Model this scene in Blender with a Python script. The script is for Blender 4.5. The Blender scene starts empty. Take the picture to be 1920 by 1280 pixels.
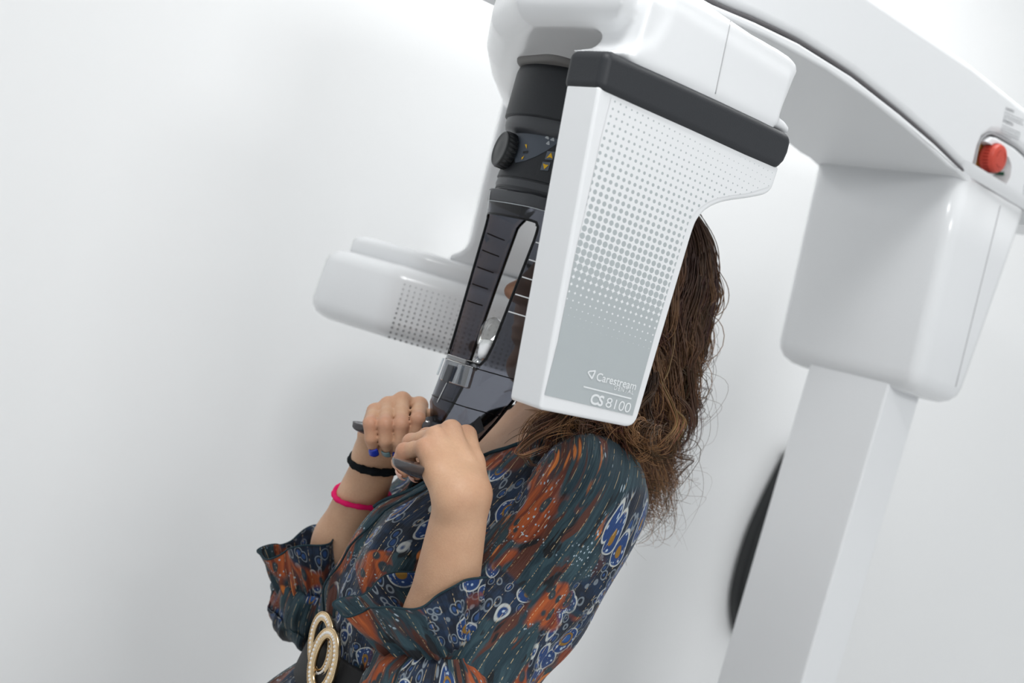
import bpy, bmesh, math, random
import numpy as np
from mathutils import Vector, Matrix

random.seed(7)
rng = np.random.default_rng(7)
scene = bpy.context.scene
col = scene.collection

# ------------------------------------------------------------------ camera
ROLL = math.radians(16.3)
FPX = 2400.0                       # focal length in pixels of a 1920 px wide frame
CAM = Vector((0.0, 0.0, 1.45))
cR, sR = math.cos(ROLL), math.sin(ROLL)
cam_data = bpy.data.cameras.new("camera")
cam_data.sensor_width = 36.0
cam_data.lens = FPX * 36.0 / 1920.0
cam_data.clip_start = 0.05
cam_data.dof.use_dof = True
cam_data.dof.focus_distance = 1.27
cam_data.dof.aperture_fstop = 4.8
cam = bpy.data.objects.new("camera", cam_data)
cam.matrix_world = Matrix(((cR, -sR, 0, CAM.x), (0, 0, -1, CAM.y), (sR, cR, 0, CAM.z), (0, 0, 0, 1)))
col.objects.link(cam)
scene.camera = cam

# ------------------------------------------------------------------ world, lights, exposure
world = bpy.data.worlds.new("world")
scene.world = world
world.use_nodes = True
wb = world.node_tree.nodes["Background"]
wb.inputs[0].default_value = (0.93, 0.965, 1.0, 1)
wb.inputs[1].default_value = 0.66

def area_light(name, loc, target, size, size_y, power, colour):
    d = bpy.data.lights.new(name, 'AREA')
    d.shape = 'RECTANGLE'; d.size = size; d.size_y = size_y
    d.energy = power; d.color = colour
    o = bpy.data.objects.new(name, d)
    o.location = loc
    o.rotation_euler = (Vector(target) - Vector(loc)).to_track_quat('-Z', 'Y').to_euler()
    col.objects.link(o)
    return o

area_light("ceiling_light", (1.45, -1.20, 2.60), (0.1, 1.5, 1.3), 0.8, 0.8, 42, (0.985, 0.995, 1.0))
area_light("ceiling_light", (-0.20, 0.55, 2.60), (-0.20, 0.55, 0.0), 0.4, 0.4, 12, (0.985, 0.995, 1.0))
area_light("ceiling_light", (0.45, 1.72, 2.60), (0.45, 1.72, 0.0), 1.0, 0.3, 10, (0.985, 0.995, 1.0))

scene.view_settings.view_transform = 'Standard'
scene.view_settings.look = 'None'
scene.view_settings.exposure = -0.02
scene.view_settings.gamma = 1.0
scene.view_settings.use_curve_mapping = False
try:
    scene.cycles.use_denoising = True
    scene.cycles.max_bounces = 6
    scene.cycles.diffuse_bounces = 4
    scene.cycles.glossy_bounces = 3
    scene.cycles.transparent_max_bounces = 16
except Exception:
    pass

# ------------------------------------------------------------------ frames
AX = math.radians(48.9)
F = Vector((-math.sin(AX), -math.cos(AX), 0))     # forward: the way the patient faces, away from the column
N = Vector((math.cos(AX), -math.sin(AX), 0))      # sideways: from the patient to the near head of the machine
UP = Vector((0, 0, 1))
O = Vector((0.075, 1.46, 0))

def ray(px, py):
    u, v = px - 960.0, 640.0 - py
    return Vector(((u * cR - v * sR) / FPX, 1.0, (u * sR + v * cR) / FPX))
def at(px, py, D): return CAM + ray(px, py) * D
def W(s, t, z): return O + F * s + N * t + UP * z
def on_plane(px, py, p0, n):
    r = ray(px, py)
    return CAM + r * ((p0 - CAM).dot(n) / r.dot(n))
def on_t(px, py, t): return on_plane(px, py, W(0, t, 0), N)
def on_s(px, py, s): return on_plane(px, py, W(s, 0, 0), F)
def loc(p):
    q = p - O
    return q.dot(F), q.dot(N), q.z

# ------------------------------------------------------------------ material helpers
def new_mat(name):
    m = bpy.data.materials.new(name)
    m.use_nodes = True
    nt = m.node_tree
    return m, nt, nt.nodes["Principled BSDF"]

def nd(nt, typ, ins=None, **props):
    n = nt.nodes.new(typ)
    for k, v in props.items():
        setattr(n, k, v)
    if ins:
        for k, v in ins.items():
            if isinstance(v, bpy.types.NodeSocket):
                nt.links.new(v, n.inputs[k])
            else:
                n.inputs[k].default_value = v
    return n

def math_n(nt, op, a, b=None, c=None, clamp=False):
    ins = {0: a}
    if b is not None: ins[1] = b
    if c is not None: ins[2] = c
    return nd(nt, 'ShaderNodeMath', ins, operation=op, use_clamp=clamp).outputs[0]

def mix_c(nt, fac, a, b):
    n = nt.nodes.new('ShaderNodeMix'); n.data_type = 'RGBA'
    for idx, v in ((0, fac), (6, a), (7, b)):
        if isinstance(v, bpy.types.NodeSocket): nt.links.new(v, n.inputs[idx])
        else: n.inputs[idx].default_value = v if idx == 0 else (*v, 1)[:4]
    return n.outputs[2]

def plastic(name, colour, rough=0.35, spec=0.5, bump=0.0, bscale=900.0, coat=0.0, metal=0.0):
    m, nt, b = new_mat(name)
    b.inputs['Base Color'].default_value = (*colour, 1)
    b.inputs['Roughness'].default_value = rough
    b.inputs['Specular IOR Level'].default_value = spec
    b.inputs['Coat Weight'].default_value = coat
    b.inputs['Metallic'].default_value = metal
    tc = nd(nt, 'ShaderNodeTexCoord')
    nz = nd(nt, 'ShaderNodeTexNoise', {'Vector': tc.outputs['Object'], 'Scale': 12.0, 'Detail': 3.0})
    mr = nd(nt, 'ShaderNodeMapRange', {'Value': nz.outputs[0], 'To Min': max(0.02, rough - 0.03), 'To Max': rough + 0.04})
    nt.links.new(mr.outputs[0], b.inputs['Roughness'])
    if bump:
        n2 = nd(nt, 'ShaderNodeTexNoise', {'Vector': tc.outputs['Object'], 'Scale': bscale, 'Detail': 2.0})
        bp = nd(nt, 'ShaderNodeBump', {'Height': n2.outputs[0], 'Strength': bump, 'Distance': 0.0006})
        nt.links.new(bp.outputs[0], b.inputs['Normal'])
    return m

def see_through(name, tint, rough=0.04, gloss=1.0):
    m, nt, b = new_mat(name)
    nt.nodes.remove(b)
    out = nt.nodes['Material Output']
    tr = nd(nt, 'ShaderNodeBsdfTransparent', {'Color': (*tint, 1)})
    tc = nd(nt, 'ShaderNodeTexCoord')
    nz = nd(nt, 'ShaderNodeTexNoise', {'Vector': tc.outputs['Object'], 'Scale': 40.0})
    mr = nd(nt, 'ShaderNodeMapRange', {'Value': nz.outputs[0], 'To Min': rough, 'To Max': rough + 0.03})
    gl = nd(nt, 'ShaderNodeBsdfGlossy', {'Color': (1, 1, 1, 1), 'Roughness': mr.outputs[0]})
    lw = nd(nt, 'ShaderNodeLayerWeight', {'Blend': 0.5})
    f5 = math_n(nt, 'POWER', lw.outputs['Facing'], 4.0)
    f2 = math_n(nt, 'MULTIPLY', math_n(nt, 'ADD', math_n(nt, 'MULTIPLY', f5, 0.9), 0.045), gloss, clamp=True)
    mx = nd(nt, 'ShaderNodeMixShader', {0: f2, 1: tr.outputs[0], 2: gl.outputs[0]})
    nt.links.new(mx.outputs[0], out.inputs[0])
    return m

M_WHITE = plastic("white gloss plastic", (0.80, 0.81, 0.82), 0.22, 0.5, coat=0.15)
M_WHITE2 = plastic("white satin plastic", (0.80, 0.81, 0.82), 0.42, 0.4)
M_DARK = plastic("charcoal soft plastic", (0.024, 0.026, 0.030), 0.52, 0.4, bump=0.25)
M_DARK2 = plastic("dark grey plastic", (0.050, 0.053, 0.060), 0.40, 0.45, bump=0.12)
M_KNOB = plastic("black rubber knob", (0.016, 0.018, 0.020), 0.42, 0.45)
M_GREYPAD = plastic("mid grey plastic", (0.17, 0.165, 0.16), 0.6, 0.3, bump=0.2)
M_PLATE = plastic("blue grey print", (0.085, 0.10, 0.125), 0.5, 0.4)
M_SYMBOL = plastic("pale grey print", (0.45, 0.48, 0.50), 0.5, 0.3)
M_YELLOW = plastic("yellow print", (0.80, 0.47, 0.02), 0.5, 0.3)
M_BUTTON = plastic("slate key", (0.12, 0.14, 0.17), 0.45, 0.4)
M_TICKW = plastic("white print", (0.78, 0.80, 0.81), 0.5, 0.3)
M_TICKB = plastic("black print", (0.006, 0.006, 0.007), 0.5, 0.3)
M_SEAM = plastic("seam shadow gap", (0.12, 0.115, 0.12), 0.7, 0.2)
M_SEAML = plastic("fine seam", (0.42, 0.42, 0.43), 0.7, 0.2)
M_RED = plastic("red plastic", (0.55, 0.065, 0.040), 0.42, 0.4, bump=0.15)
M_REDDK = plastic("dark red print", (0.32, 0.020, 0.012), 0.5, 0.3)
M_AMBER = plastic("amber plastic", (0.62, 0.33, 0.08), 0.45, 0.4)
M_GREEN = plastic("green switch plastic", (0.005, 0.075, 0.035), 0.25, 0.5)
M_LABELTXT = plastic("grey small print", (0.33, 0.34, 0.35), 0.6, 0.2)
M_SMOKE = see_through("smoked acrylic", (0.42, 0.43, 0.47), 0.05, 0.7)
M_RIM = see_through("smoked acrylic edge", (0.10, 0.105, 0.115), 0.12, 0.5)
M_CLEAR = see_through("clear acrylic", (0.80, 0.83, 0.85), 0.05, 4.5)
M_FILM = see_through("clear plastic film", (0.90, 0.91, 0.90), 0.08, 1.2)
M_BLACK = plastic("black coated fabric", (0.008, 0.009, 0.010), 0.45, 0.4)
M_FUZZ = plastic("black elastic fabric", (0.008, 0.010, 0.012), 0.9, 0.1, bump=0.8, bscale=1500)
M_PINK = plastic("hot pink elastic", (0.72, 0.006, 0.12), 0.75, 0.2, bump=0.3, bscale=1500)
M_LEATHER = plastic("black belt leather", (0.012, 0.012, 0.013), 0.6, 0.3, bump=0.5, bscale=700)
M_GOLD = plastic("gold metal", (0.80, 0.60, 0.36), 0.22, 0.5, metal=1.0)
M_PEARL = plastic("white stone", (0.85, 0.83, 0.80), 0.12, 0.6, coat=0.6)
M_NAILB = plastic("blue nail polish", (0.010, 0.035, 0.42), 0.25, 0.5, coat=0.4)
M_NAILT = plastic("grey teal nail polish", (0.16, 0.27, 0.29), 0.25, 0.5, coat=0.4)
M_NAILN = plastic("bare nail", (0.62, 0.36, 0.28), 0.3, 0.5)
M_EYE = plastic("eye white", (0.75, 0.73, 0.70), 0.15, 0.5)
M_IRIS = plastic("dark iris", (0.03, 0.015, 0.008), 0.12, 0.5)
M_LASH = plastic("black lash hair", (0.008, 0.006, 0.005), 0.7, 0.2)
M_LIP = plastic("lip skin", (0.42, 0.14, 0.11), 0.4, 0.4)

def wall_mat(name, colour):
    m, nt, b = new_mat(name)
    tc = nd(nt, 'ShaderNodeTexCoord')
    nz = nd(nt, 'ShaderNodeTexNoise', {'Vector': tc.outputs['Object'], 'Scale': 1.3, 'Detail': 3.0})
    c = mix_c(nt, nz.outputs[0], tuple(x * 0.985 for x in colour), tuple(min(1, x * 1.01) for x in colour))
    nt.links.new(c, b.inputs['Base Color'])
    b.inputs['Roughness'].default_value = 0.75
    b.inputs['Specular IOR Level'].default_value = 0.2
    n2 = nd(nt, 'ShaderNodeTexNoise', {'Vector': tc.outputs['Object'], 'Scale': 260.0, 'Detail': 3.0})
    bp = nd(nt, 'ShaderNodeBump', {'Height': n2.outputs[0], 'Strength': 0.06, 'Distance': 0.001})
    nt.links.new(bp.outputs[0], b.inputs['Normal'])
    return m
M_WALL = wall_mat("white painted wall", (0.86, 0.865, 0.865))
M_CEIL = wall_mat("white ceiling paint", (0.88, 0.88, 0.87))
M_FLOOR = wall_mat("pale grey vinyl floor", (0.72, 0.72, 0.71))

def skin_mat():
    m, nt, b = new_mat("warm skin")
    tc = nd(nt, 'ShaderNodeTexCoord')
    n1 = nd(nt, 'ShaderNodeTexNoise', {'Vector': tc.outputs['Object'], 'Scale': 22.0, 'Detail': 4.0})
    n2 = nd(nt, 'ShaderNodeTexNoise', {'Vector': tc.outputs['Object'], 'Scale': 420.0, 'Detail': 3.0})
    r1 = nd(nt, 'ShaderNodeMapRange', {'Value': n1.outputs[0], 'From Min': 0.3, 'From Max': 0.72})
    c = mix_c(nt, r1.outputs[0], (0.52, 0.295, 0.180), (0.62, 0.385, 0.245))
    at_n = nd(nt, 'ShaderNodeAttribute', attribute_name='blush')
    c = mix_c(nt, at_n.outputs['Fac'], c, (0.46, 0.165, 0.115))
    r2 = nd(nt, 'ShaderNodeMapRange', {'Value': n2.outputs[0], 'From Min': 0.35, 'From Max': 0.7, 'To Min': 0.0, 'To Max': 0.10})
    c = mix_c(nt, r2.outputs[0], c, (0.30, 0.15, 0.09))
    nt.links.new(c, b.inputs['Base Color'])
    b.inputs['Roughness'].default_value = 0.5
    b.inputs['Specular IOR Level'].default_value = 0.35
    b.inputs['Subsurface Weight'].default_value = 0.12
    b.inputs['Subsurface Radius'].default_value = (0.012, 0.005, 0.003)
    b.inputs['Subsurface Scale'].default_value = 0.5
    v = nd(nt, 'ShaderNodeTexVoronoi', {'Vector': tc.outputs['Object'], 'Scale': 700.0})
    bp = nd(nt, 'ShaderNodeBump', {'Height': v.outputs[0], 'Strength': 0.18, 'Distance': 0.0006})
    nt.links.new(bp.outputs[0], b.inputs['Normal'])
    return m
M_SKIN = skin_mat()

def fabric_mat():
    m, nt, b = new_mat("dark paisley crinkle chiffon")
    uv = nd(nt, 'ShaderNodeUVMap')
    dn = nd(nt, 'ShaderNodeTexNoise', {'Vector': uv.outputs[0], 'Scale': 14.0, 'Detail': 2.0})
    off = nd(nt, 'ShaderNodeVectorMath', {0: dn.outputs['Color'], 1: (0.5, 0.5, 0.5)}, operation='SUBTRACT')
    off2 = nd(nt, 'ShaderNodeVectorMath', {0: off.outputs[0], 'Scale': 0.035}, operation='SCALE')
    P = nd(nt, 'ShaderNodeVectorMath', {0: uv.outputs[0], 1: off2.outputs[0]}, operation='ADD').outputs[0]
    def mapped(sx, sy, ox=0.0, oy=0.0):
        return nd(nt, 'ShaderNodeMapping', {'Vector': P, 'Scale': (sx, sy, 1), 'Location': (ox, oy, 0)}).outputs[0]
    def noise(vec, sc, det=3.0):
        return nd(nt, 'ShaderNodeTexNoise', {'Vector': vec, 'Scale': sc, 'Detail': det}).outputs[0]
    def step(val, lo, hi):
        return nd(nt, 'ShaderNodeMapRange', {'Value': val, 'From Min': lo, 'From Max': hi}).outputs[0]
    def both(a, c): return math_n(nt, 'MULTIPLY', a, c)
    # painterly streaks
    s1 = noise(mapped(150, 16), 1.0, 4.0)
    s2 = noise(mapped(60, 11, 5, 2), 1.0, 3.0)
    c = mix_c(nt, step(s1, 0.46, 0.56), (0.010, 0.030, 0.043), (0.024, 0.055, 0.070))
    c = mix_c(nt, step(s2, 0.545, 0.585), c, (0.075, 0.022, 0.013))
    c = mix_c(nt, step(noise(mapped(80, 20, 9, 4), 1.0), 0.60, 0.635), c, (0.004, 0.006, 0.009))
    # rust leopard areas
    r1 = step(noise(mapped(16, 7, 3, 1), 1.0, 2.5), 0.535, 0.57)
    leo = nd(nt, 'ShaderNodeTexVoronoi', {'Vector': mapped(95, 62), 'Scale': 1.0}).outputs[0]
    rust = mix_c(nt, step(s1, 0.4, 0.62), (0.135, 0.024, 0.010), (0.37, 0.082, 0.018))
    rust = mix_c(nt, step(leo, 0.40, 0.30), rust, (0.020, 0.033, 0.042))
    rust = mix_c(nt, step(leo, 0.16, 0.12), rust, (0.055, 0.058, 0.060))
    c = mix_c(nt, r1, c, rust)
    # orange strokes
    o1 = step(noise(mapped(70, 15, 21, 8), 1.0, 2.0), 0.655, 0.68)
    c = mix_c(nt, o1, c, (0.52, 0.155, 0.030))
    # paisley areas with outlined petals
    pm = step(noise(mapped(9, 9, 31, 17), 1.0, 1.5), 0.515, 0.535)
    def petals(sx_, sy_, ox, oy):
        return nd(nt, 'ShaderNodeTexVoronoi', {'Vector': mapped(sx_, sy_, ox, oy), 'Scale': 1.0, 'Randomness': 0.9}).outputs[0]
    def band(val, c_, w0, w1):
        return step(math_n(nt, 'ABSOLUTE', math_n(nt, 'SUBTRACT', val, c_)), w0, w1)
    vd = petals(44, 30, 1, 1)
    vs_ = petals(105, 70, 4, 2)
    dots = nd(nt, 'ShaderNodeTexVoronoi', {'Vector': mapped(260, 210), 'Scale': 1.0}).outputs[0]
    pais = mix_c(nt, step(noise(mapped(60, 60), 1.0), 0.45, 0.6), (0.005, 0.010, 0.022), (0.008, 0.024, 0.058))
    pais = mix_c(nt, band(vs_, 0.40, 0.06, 0.03), pais, (0.16, 0.19, 0.22))
    pais = mix_c(nt, step(vs_, 0.26, 0.22), pais, (0.016, 0.055, 0.17))
    pais = mix_c(nt, step(vd, 0.47, 0.45), pais, (0.010, 0.040, 0.145))
    pais = mix_c(nt, band(vd, 0.455, 0.030, 0.014), pais, (0.42, 0.44, 0.43))
    pais = mix_c(nt, both(step(dots, 0.34, 0.24), band(vd, 0.36, 0.07, 0.05)), pais, (0.38, 0.46, 0.55))
    pais = mix_c(nt, band(vd, 0.25, 0.035, 0.02), pais, (0.24, 0.125, 0.016))
    pais = mix_c(nt, step(vd, 0.21, 0.19), pais, (0.020, 0.085, 0.26))
    pais = mix_c(nt, step(vd, 0.10, 0.08), pais, (0.30, 0.32, 0.33))
    c = mix_c(nt, pm, c, pais)
    # fine beads of white
    bm_ = both(both(step(dots, 0.26, 0.18), step(noise(mapped(24, 24, 44, 3), 1.0, 2.0), 0.56, 0.60)), math_n(nt, 'SUBTRACT', 1.0, pm))
    c = mix_c(nt, bm_, c, (0.34, 0.42, 0.48))
    # glittering warp threads
    sx = nd(nt, 'ShaderNodeSeparateXYZ', {0: uv.outputs[0]})
    fr = math_n(nt, 'FRACT', math_n(nt, 'MULTIPLY', sx.outputs[0], 78.0))
    th = both(step(fr, 0.055, 0.03), step(noise(mapped(40, 260, 2, 7), 1.0, 2.0), 0.47, 0.55))
    c = mix_c(nt, both(th, 0.75), c, (0.62, 0.47, 0.26))
    nt.links.new(c, b.inputs['Base Color'])
    b.inputs['Roughness'].default_value = 0.62
    b.inputs['Specular IOR Level'].default_value = 0.3
    b.inputs['Sheen Weight'].default_value = 0.08
    cr = nd(nt, 'ShaderNodeTexNoise', {'Vector': nd(nt, 'ShaderNodeMapping', {'Vector': uv.outputs[0], 'Scale': (420, 30, 1)}).outputs[0], 'Scale': 1.0, 'Detail': 3.0})
    bp = nd(nt, 'ShaderNodeBump', {'Height': cr.outputs[0], 'Strength': 0.75, 'Distance': 0.0025})
    nt.links.new(bp.outputs[0], b.inputs['Normal'])
    return m
M_FABRIC = fabric_mat()
M_HEM = plastic("dark teal hem", (0.012, 0.030, 0.040), 0.7, 0.2, bump=0.5, bscale=1200)

def hair_mat():
    m, nt, b = new_mat("brown hair")
    a = nd(nt, 'ShaderNodeAttribute', attribute_name='hcol')
    nt.links.new(a.outputs['Color'], b.inputs['Base Color'])
    b.inputs['Roughness'].default_value = 0.42
    b.inputs['Specular IOR Level'].default_value = 0.45
    return m
M_HAIR = hair_mat()

# ------------------------------------------------------------------ mesh helpers
def link(o, parent=None, label=None, category=None, group=None, kind=None):
    col.objects.link(o)
    if parent is not None:
        o.parent = parent
        if parent.type == 'EMPTY':
            o.matrix_parent_inverse = Matrix.Translation(parent.location).inverted()
    for k, v in (("label", label), ("category", category), ("group", group), ("kind", kind)):
        if v: o[k] = v
    return o

def empty(name, location, label, category):
    o = bpy.data.objects.new(name, None)
    o.location = location
    o.empty_display_size = 0.05
    return link(o, None, label, category)

def mesh_obj(name, verts, faces, mat, parent=None, smooth=True, uvs=None, **tags):
    me = bpy.data.meshes.new(name)
    me.from_pydata([tuple(v) for v in verts], [], [tuple(f) for f in faces])
    if smooth:
        me.polygons.foreach_set('use_smooth', [True] * len(me.polygons))
    if uvs is not None:
        ul = me.uv_layers.new(name="UVMap")
        li = np.empty(len(me.loops), dtype=np.int32)
        me.loops.foreach_get('vertex_index', li)
        ul.data.foreach_set('uv', np.asarray(uvs, dtype=np.float32)[li].ravel())
    me.materials.append(mat)
    me.update()
    o = bpy.data.objects.new(name, me)
    return link(o, parent, **tags)

def fix_normals(o):
    bm = bmesh.new(); bm.from_mesh(o.data)
    bmesh.ops.recalc_face_normals(bm, faces=bm.faces)
    bm.to_mesh(o.data); bm.free()

def bevel(o, width, seg=4, angle=30):
    md = o.modifiers.new("bevel", 'BEVEL')
    md.width = width; md.segments = seg; md.limit_method = 'ANGLE'
    md.angle_limit = math.radians(angle); md.harden_normals = True
    md.miter_outer = 'MITER_ARC'
    return o

def round_poly(pts, radii, n=6):
    """round the corners of a closed planar polygon; radii = one number or one per corner"""
    out = []
    k = len(pts)
    for i in range(k):
        p, a, b = pts[i], pts[i - 1], pts[(i + 1) % k]
        r = radii if isinstance(radii, (int, float)) else radii[i]
        if r <= 0:
            out.append(p); continue
        da, db = (a - p), (b - p)
        ra = min(r, da.length * 0.48); rb = min(r, db.length * 0.48)
        p1, p2 = p + da.normalized() * ra, p + db.normalized() * rb
        for j in range(n + 1):
            t = j / n
            out.append(p1 * (1 - t) ** 2 + p * (2 * t * (1 - t)) + p2 * t ** 2)
    return out

def prism(name, pts, offset, mat, parent=None, bev=0.0, seg=4, angle=35, pts2=None, **tags):
    """solid between a planar outline and its shifted copy (or a second outline)"""
    n = len(pts)
    back = [p + offset for p in pts] if pts2 is None else pts2
    verts = list(pts) + list(back)
    faces = [list(range(n)), list(range(2 * n - 1, n - 1, -1))]
    for i in range(n):
        j = (i + 1) % n
        faces.append([i, n + i, n + j, j])
    o = mesh_obj(name, verts, faces, mat, parent, smooth=True, **tags)
    fix_normals(o)
    if bev: bevel(o, bev, seg, angle)
    else:
        o.data.polygons.foreach_set('use_smooth', [False] * len(o.data.polygons))
    return o

def loft(name, rings, mat, parent=None, cap=(True, True), closed=True, uvs=None, **tags):
    n = len(rings[0]); verts = []; faces = []
    for r in rings: verts += list(r)
    for k in range(len(rings) - 1):
        for i in range(n if closed else n - 1):
            j = (i + 1) % n
            faces.append([k * n + i, k * n + j, (k + 1) * n + j, (k + 1) * n + i])
    if cap[0]: faces.append(list(range(n - 1, -1, -1)))
    if cap[1]: faces.append([(len(rings) - 1) * n + i for i in range(n)])
    o = mesh_obj(name, verts, faces, mat, parent, uvs=uvs, **tags)
    if uvs is None: fix_normals(o)
    return o

def lathe(name, profile, origin, axis, mat, parent=None, seg=48, sx=1.0, sy=1.0, e1=None, cap=(True, True), **tags):
    """profile = [(radius, height along axis)]"""
    axis = axis.normalized()
    if e1 is None:
        e1 = axis.orthogonal().normalized()
    e2 = axis.cross(e1).normalized()
    rings = []
    for r, h in profile:
        rings.append([origin + axis * h + e1 * (r * sx * math.cos(2 * math.pi * i / seg)) + e2 * (r * sy * math.sin(2 * math.pi * i / seg)) for i in range(seg)])
    o = loft(name, rings, mat, parent, cap, **tags)
    md = o.modifiers.new("split", 'EDGE_SPLIT'); md.split_angle = math.radians(38)
    return o

def frames(path):
    """parallel transported frames along a list of points"""
    T = []
    for i in range(len(path)):
        a = path[max(0, i - 1)]; b = path[min(len(path) - 1, i + 1)]
        T.append((b - a).normalized())
    u = T[0].orthogonal().normalized()
    out = []
    for t in T:
        u = (u - t * u.dot(t)).normalized()
        out.append((t, u, t.cross(u).normalized()))
    return out

def tube(name, path, radius, mat, parent=None, seg=10, closed=False, **tags):
    fr = frames(path)
    rings = []
    for i, p in enumerate(path):
        r = radius(i / (len(path) - 1)) if callable(radius) else radius
        t, u, v = fr[i]
        rings.append([p + u * (r * math.cos(2 * math.pi * k / seg)) + v * (r * math.sin(2 * math.pi * k / seg)) for k in range(seg)])
    return loft(name, rings, mat, parent, (not closed, not closed), **tags)

def spline(pts, n):
    """Catmull-Rom through pts, n samples"""
    P = [pts[0]] + list(pts) + [pts[-1]]
    out = []
    m = len(pts) - 1
    for k in range(n):
        x = k / (n - 1) * m
        i = min(int(x), m - 1); t = x - i
        a, b, c, d = P[i], P[i + 1], P[i + 2], P[i + 3]
        out.append(0.5 * ((2 * b) + (c - a) * t + (2 * a - 5 * b + 4 * c - d) * t * t + (3 * b - a - 3 * c + d) * t ** 3))
    return out

def lerp_tab(x, xs, ys): return float(np.interp(x, xs, ys))

def decal(name, poly_px, project, mat, parent, cuts=0, holes=(), smooth=True, lift=0.0, **tags):
    """thin printed shape: a polygon given in photo pixels laid onto a real surface by project(px, py)"""
    bm = bmesh.new()
    for loop in [poly_px] + list(holes):
        vs = [bm.verts.new((x, y, 0)) for x, y in loop]
        for i in range(len(vs)): bm.edges.new((vs[i], vs[(i + 1) % len(vs)]))
    bmesh.ops.triangle_fill(bm, use_beauty=True, edges=bm.edges[:])
    for _ in range(cuts):
        bmesh.ops.subdivide_edges(bm, edges=bm.edges[:], cuts=1, use_grid_fill=True)
    for v in bm.verts:
        v.co = project(v.co.x, v.co.y)
    me = bpy.data.meshes.new(name); bm.to_mesh(me); bm.free()
    if smooth: me.polygons.foreach_set('use_smooth', [True] * len(me.polygons))
    me.materials.append(mat)
    o = bpy.data.objects.new(name, me)
    link(o, parent, **tags)
    bm = bmesh.new(); bm.from_mesh(me)
    bmesh.ops.recalc_face_normals(bm, faces=bm.faces)
    for f in bm.faces:
        c = f.calc_center_median()
        if f.normal.dot(CAM - c) < 0: f.normal_flip()
    bm.to_mesh(me); bm.free()
    return o

def text_obj(name, body, pL, pR, normal, mat, parent, bold=0.0, yscale=1.0, spacing=1.0, **tags):
    """flat lettering whose baseline runs from pL to pR"""
    cu = bpy.data.curves.new(name, 'FONT')
    cu.body = body; cu.size = 1.0; cu.offset = bold; cu.space_character = spacing
    cu.extrude = 0.0; cu.resolution_u = 4
    tmp = bpy.data.objects.new("tmp_text", cu)
    col.objects.link(tmp)
    dg = bpy.context.evaluated_depsgraph_get(); dg.update()
    me = bpy.data.meshes.new_from_object(tmp.evaluated_get(dg))
    bpy.data.objects.remove(tmp); bpy.data.curves.remove(cu)
    xs = [v.co.x for v in me.vertices]
    x0, x1 = min(xs), max(xs)
    ex = (pR - pL).normalized(); k = (pR - pL).length / (x1 - x0)
    ey = normal.cross(ex).normalized()
    if ey.z < 0: ey = -ey
    for v in me.vertices:
        v.co = pL + ex * ((v.co.x - x0) * k) + ey * (v.co.y * k * yscale)
    me.materials.clear(); me.materials.append(mat)
    me.name = name
    return link(bpy.data.objects.new(name, me), parent, **tags)

def smin(a, b, k):
    hh = np.clip(0.5 + 0.5 * (b - a) / k, 0, 1)
    return b + (a - b) * hh - k * hh * (1 - hh)

def surface_nets(V, xs, ys, zs):
    ins = V < 0
    c = np.zeros((V.shape[0] - 1, V.shape[1] - 1, V.shape[2] - 1), dtype=np.uint8)
    for a in (0, 1):
        for b in (0, 1):
            for d in (0, 1):
                c += ins[a:V.shape[0] - 1 + a, b:V.shape[1] - 1 + b, d:V.shape[2] - 1 + d]
    act = np.argwhere((c > 0) & (c < 8))
    idx = np.full(c.shape, -1, dtype=np.int32)
    idx[act[:, 0], act[:, 1], act[:, 2]] = np.arange(len(act))
    corners = [(a, b, d) for a in (0, 1) for b in (0, 1) for d in (0, 1)]
    cv = np.stack([V[act[:, 0] + a, act[:, 1] + b, act[:, 2] + d] for a, b, d in corners], 1)
    acc = np.zeros((len(act), 3)); cnt = np.zeros(len(act))
    for i, ca in enumerate(corners):
        for j, cb in enumerate(corners):
            if j <= i or sum(abs(p - q) for p, q in zip(ca, cb)) != 1: continue
            va, vb = cv[:, i], cv[:, j]
            m = (va < 0) != (vb < 0)
            t = np.where(m, va / np.where(m, va - vb, 1), 0)
            P = np.array(ca)[None, :] + t[:, None] * (np.array(cb) - np.array(ca))[None, :]
            acc[m] += P[m]; cnt[m] += 1
    P = acc / cnt[:, None]
    def coord(ax, i, f): return ax[i] + f * (ax[i + 1] - ax[i])
    verts = np.stack([coord(xs, act[:, 0], P[:, 0]), coord(ys, act[:, 1], P[:, 1]), coord(zs, act[:, 2], P[:, 2])], 1)
    faces = []
    A = ins
    for axis in range(3):
        sl0 = [slice(1, -1)] * 3; sl1 = [slice(1, -1)] * 3
        sl0[axis] = slice(0, -1); sl1[axis] = slice(1, None)
        a, b = A[tuple(sl0)], A[tuple(sl1)]
        e = np.argwhere(a != b)
        flip = a[e[:, 0], e[:, 1], e[:, 2]]
        e = e + np.array([0 if k == axis else 1 for k in range(3)])
        u, v = [(1, 2), (2, 0), (0, 1)][axis]
        du = np.zeros(3, int); du[u] = 1; dv_ = np.zeros(3, int); dv_[v] = 1
        q = [e - du - dv_, e - dv_, e, e - du]
        f = np.stack([idx[x[:, 0], x[:, 1], x[:, 2]] for x in q], 1)
        f[~flip] = f[~flip][:, ::-1]
        faces.append(f)
    return verts, np.concatenate(faces)

def np_mesh(name, verts, faces, mat, parent, **tags):
    me = bpy.data.meshes.new(name)
    me.vertices.add(len(verts)); me.vertices.foreach_set('co', verts.astype(np.float32).ravel())
    k = faces.shape[1]
    me.loops.add(faces.size); me.loops.foreach_set('vertex_index', faces.astype(np.int32).ravel())
    me.polygons.add(len(faces))
    me.polygons.foreach_set('loop_start', np.arange(0, faces.size, k, dtype=np.int32))
    me.polygons.foreach_set('use_smooth', np.ones(len(faces), dtype=bool))
    me.update(calc_edges=True); me.validate()
    me.materials.append(mat)
    return link(bpy.data.objects.new(name, me), parent, **tags)

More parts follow.
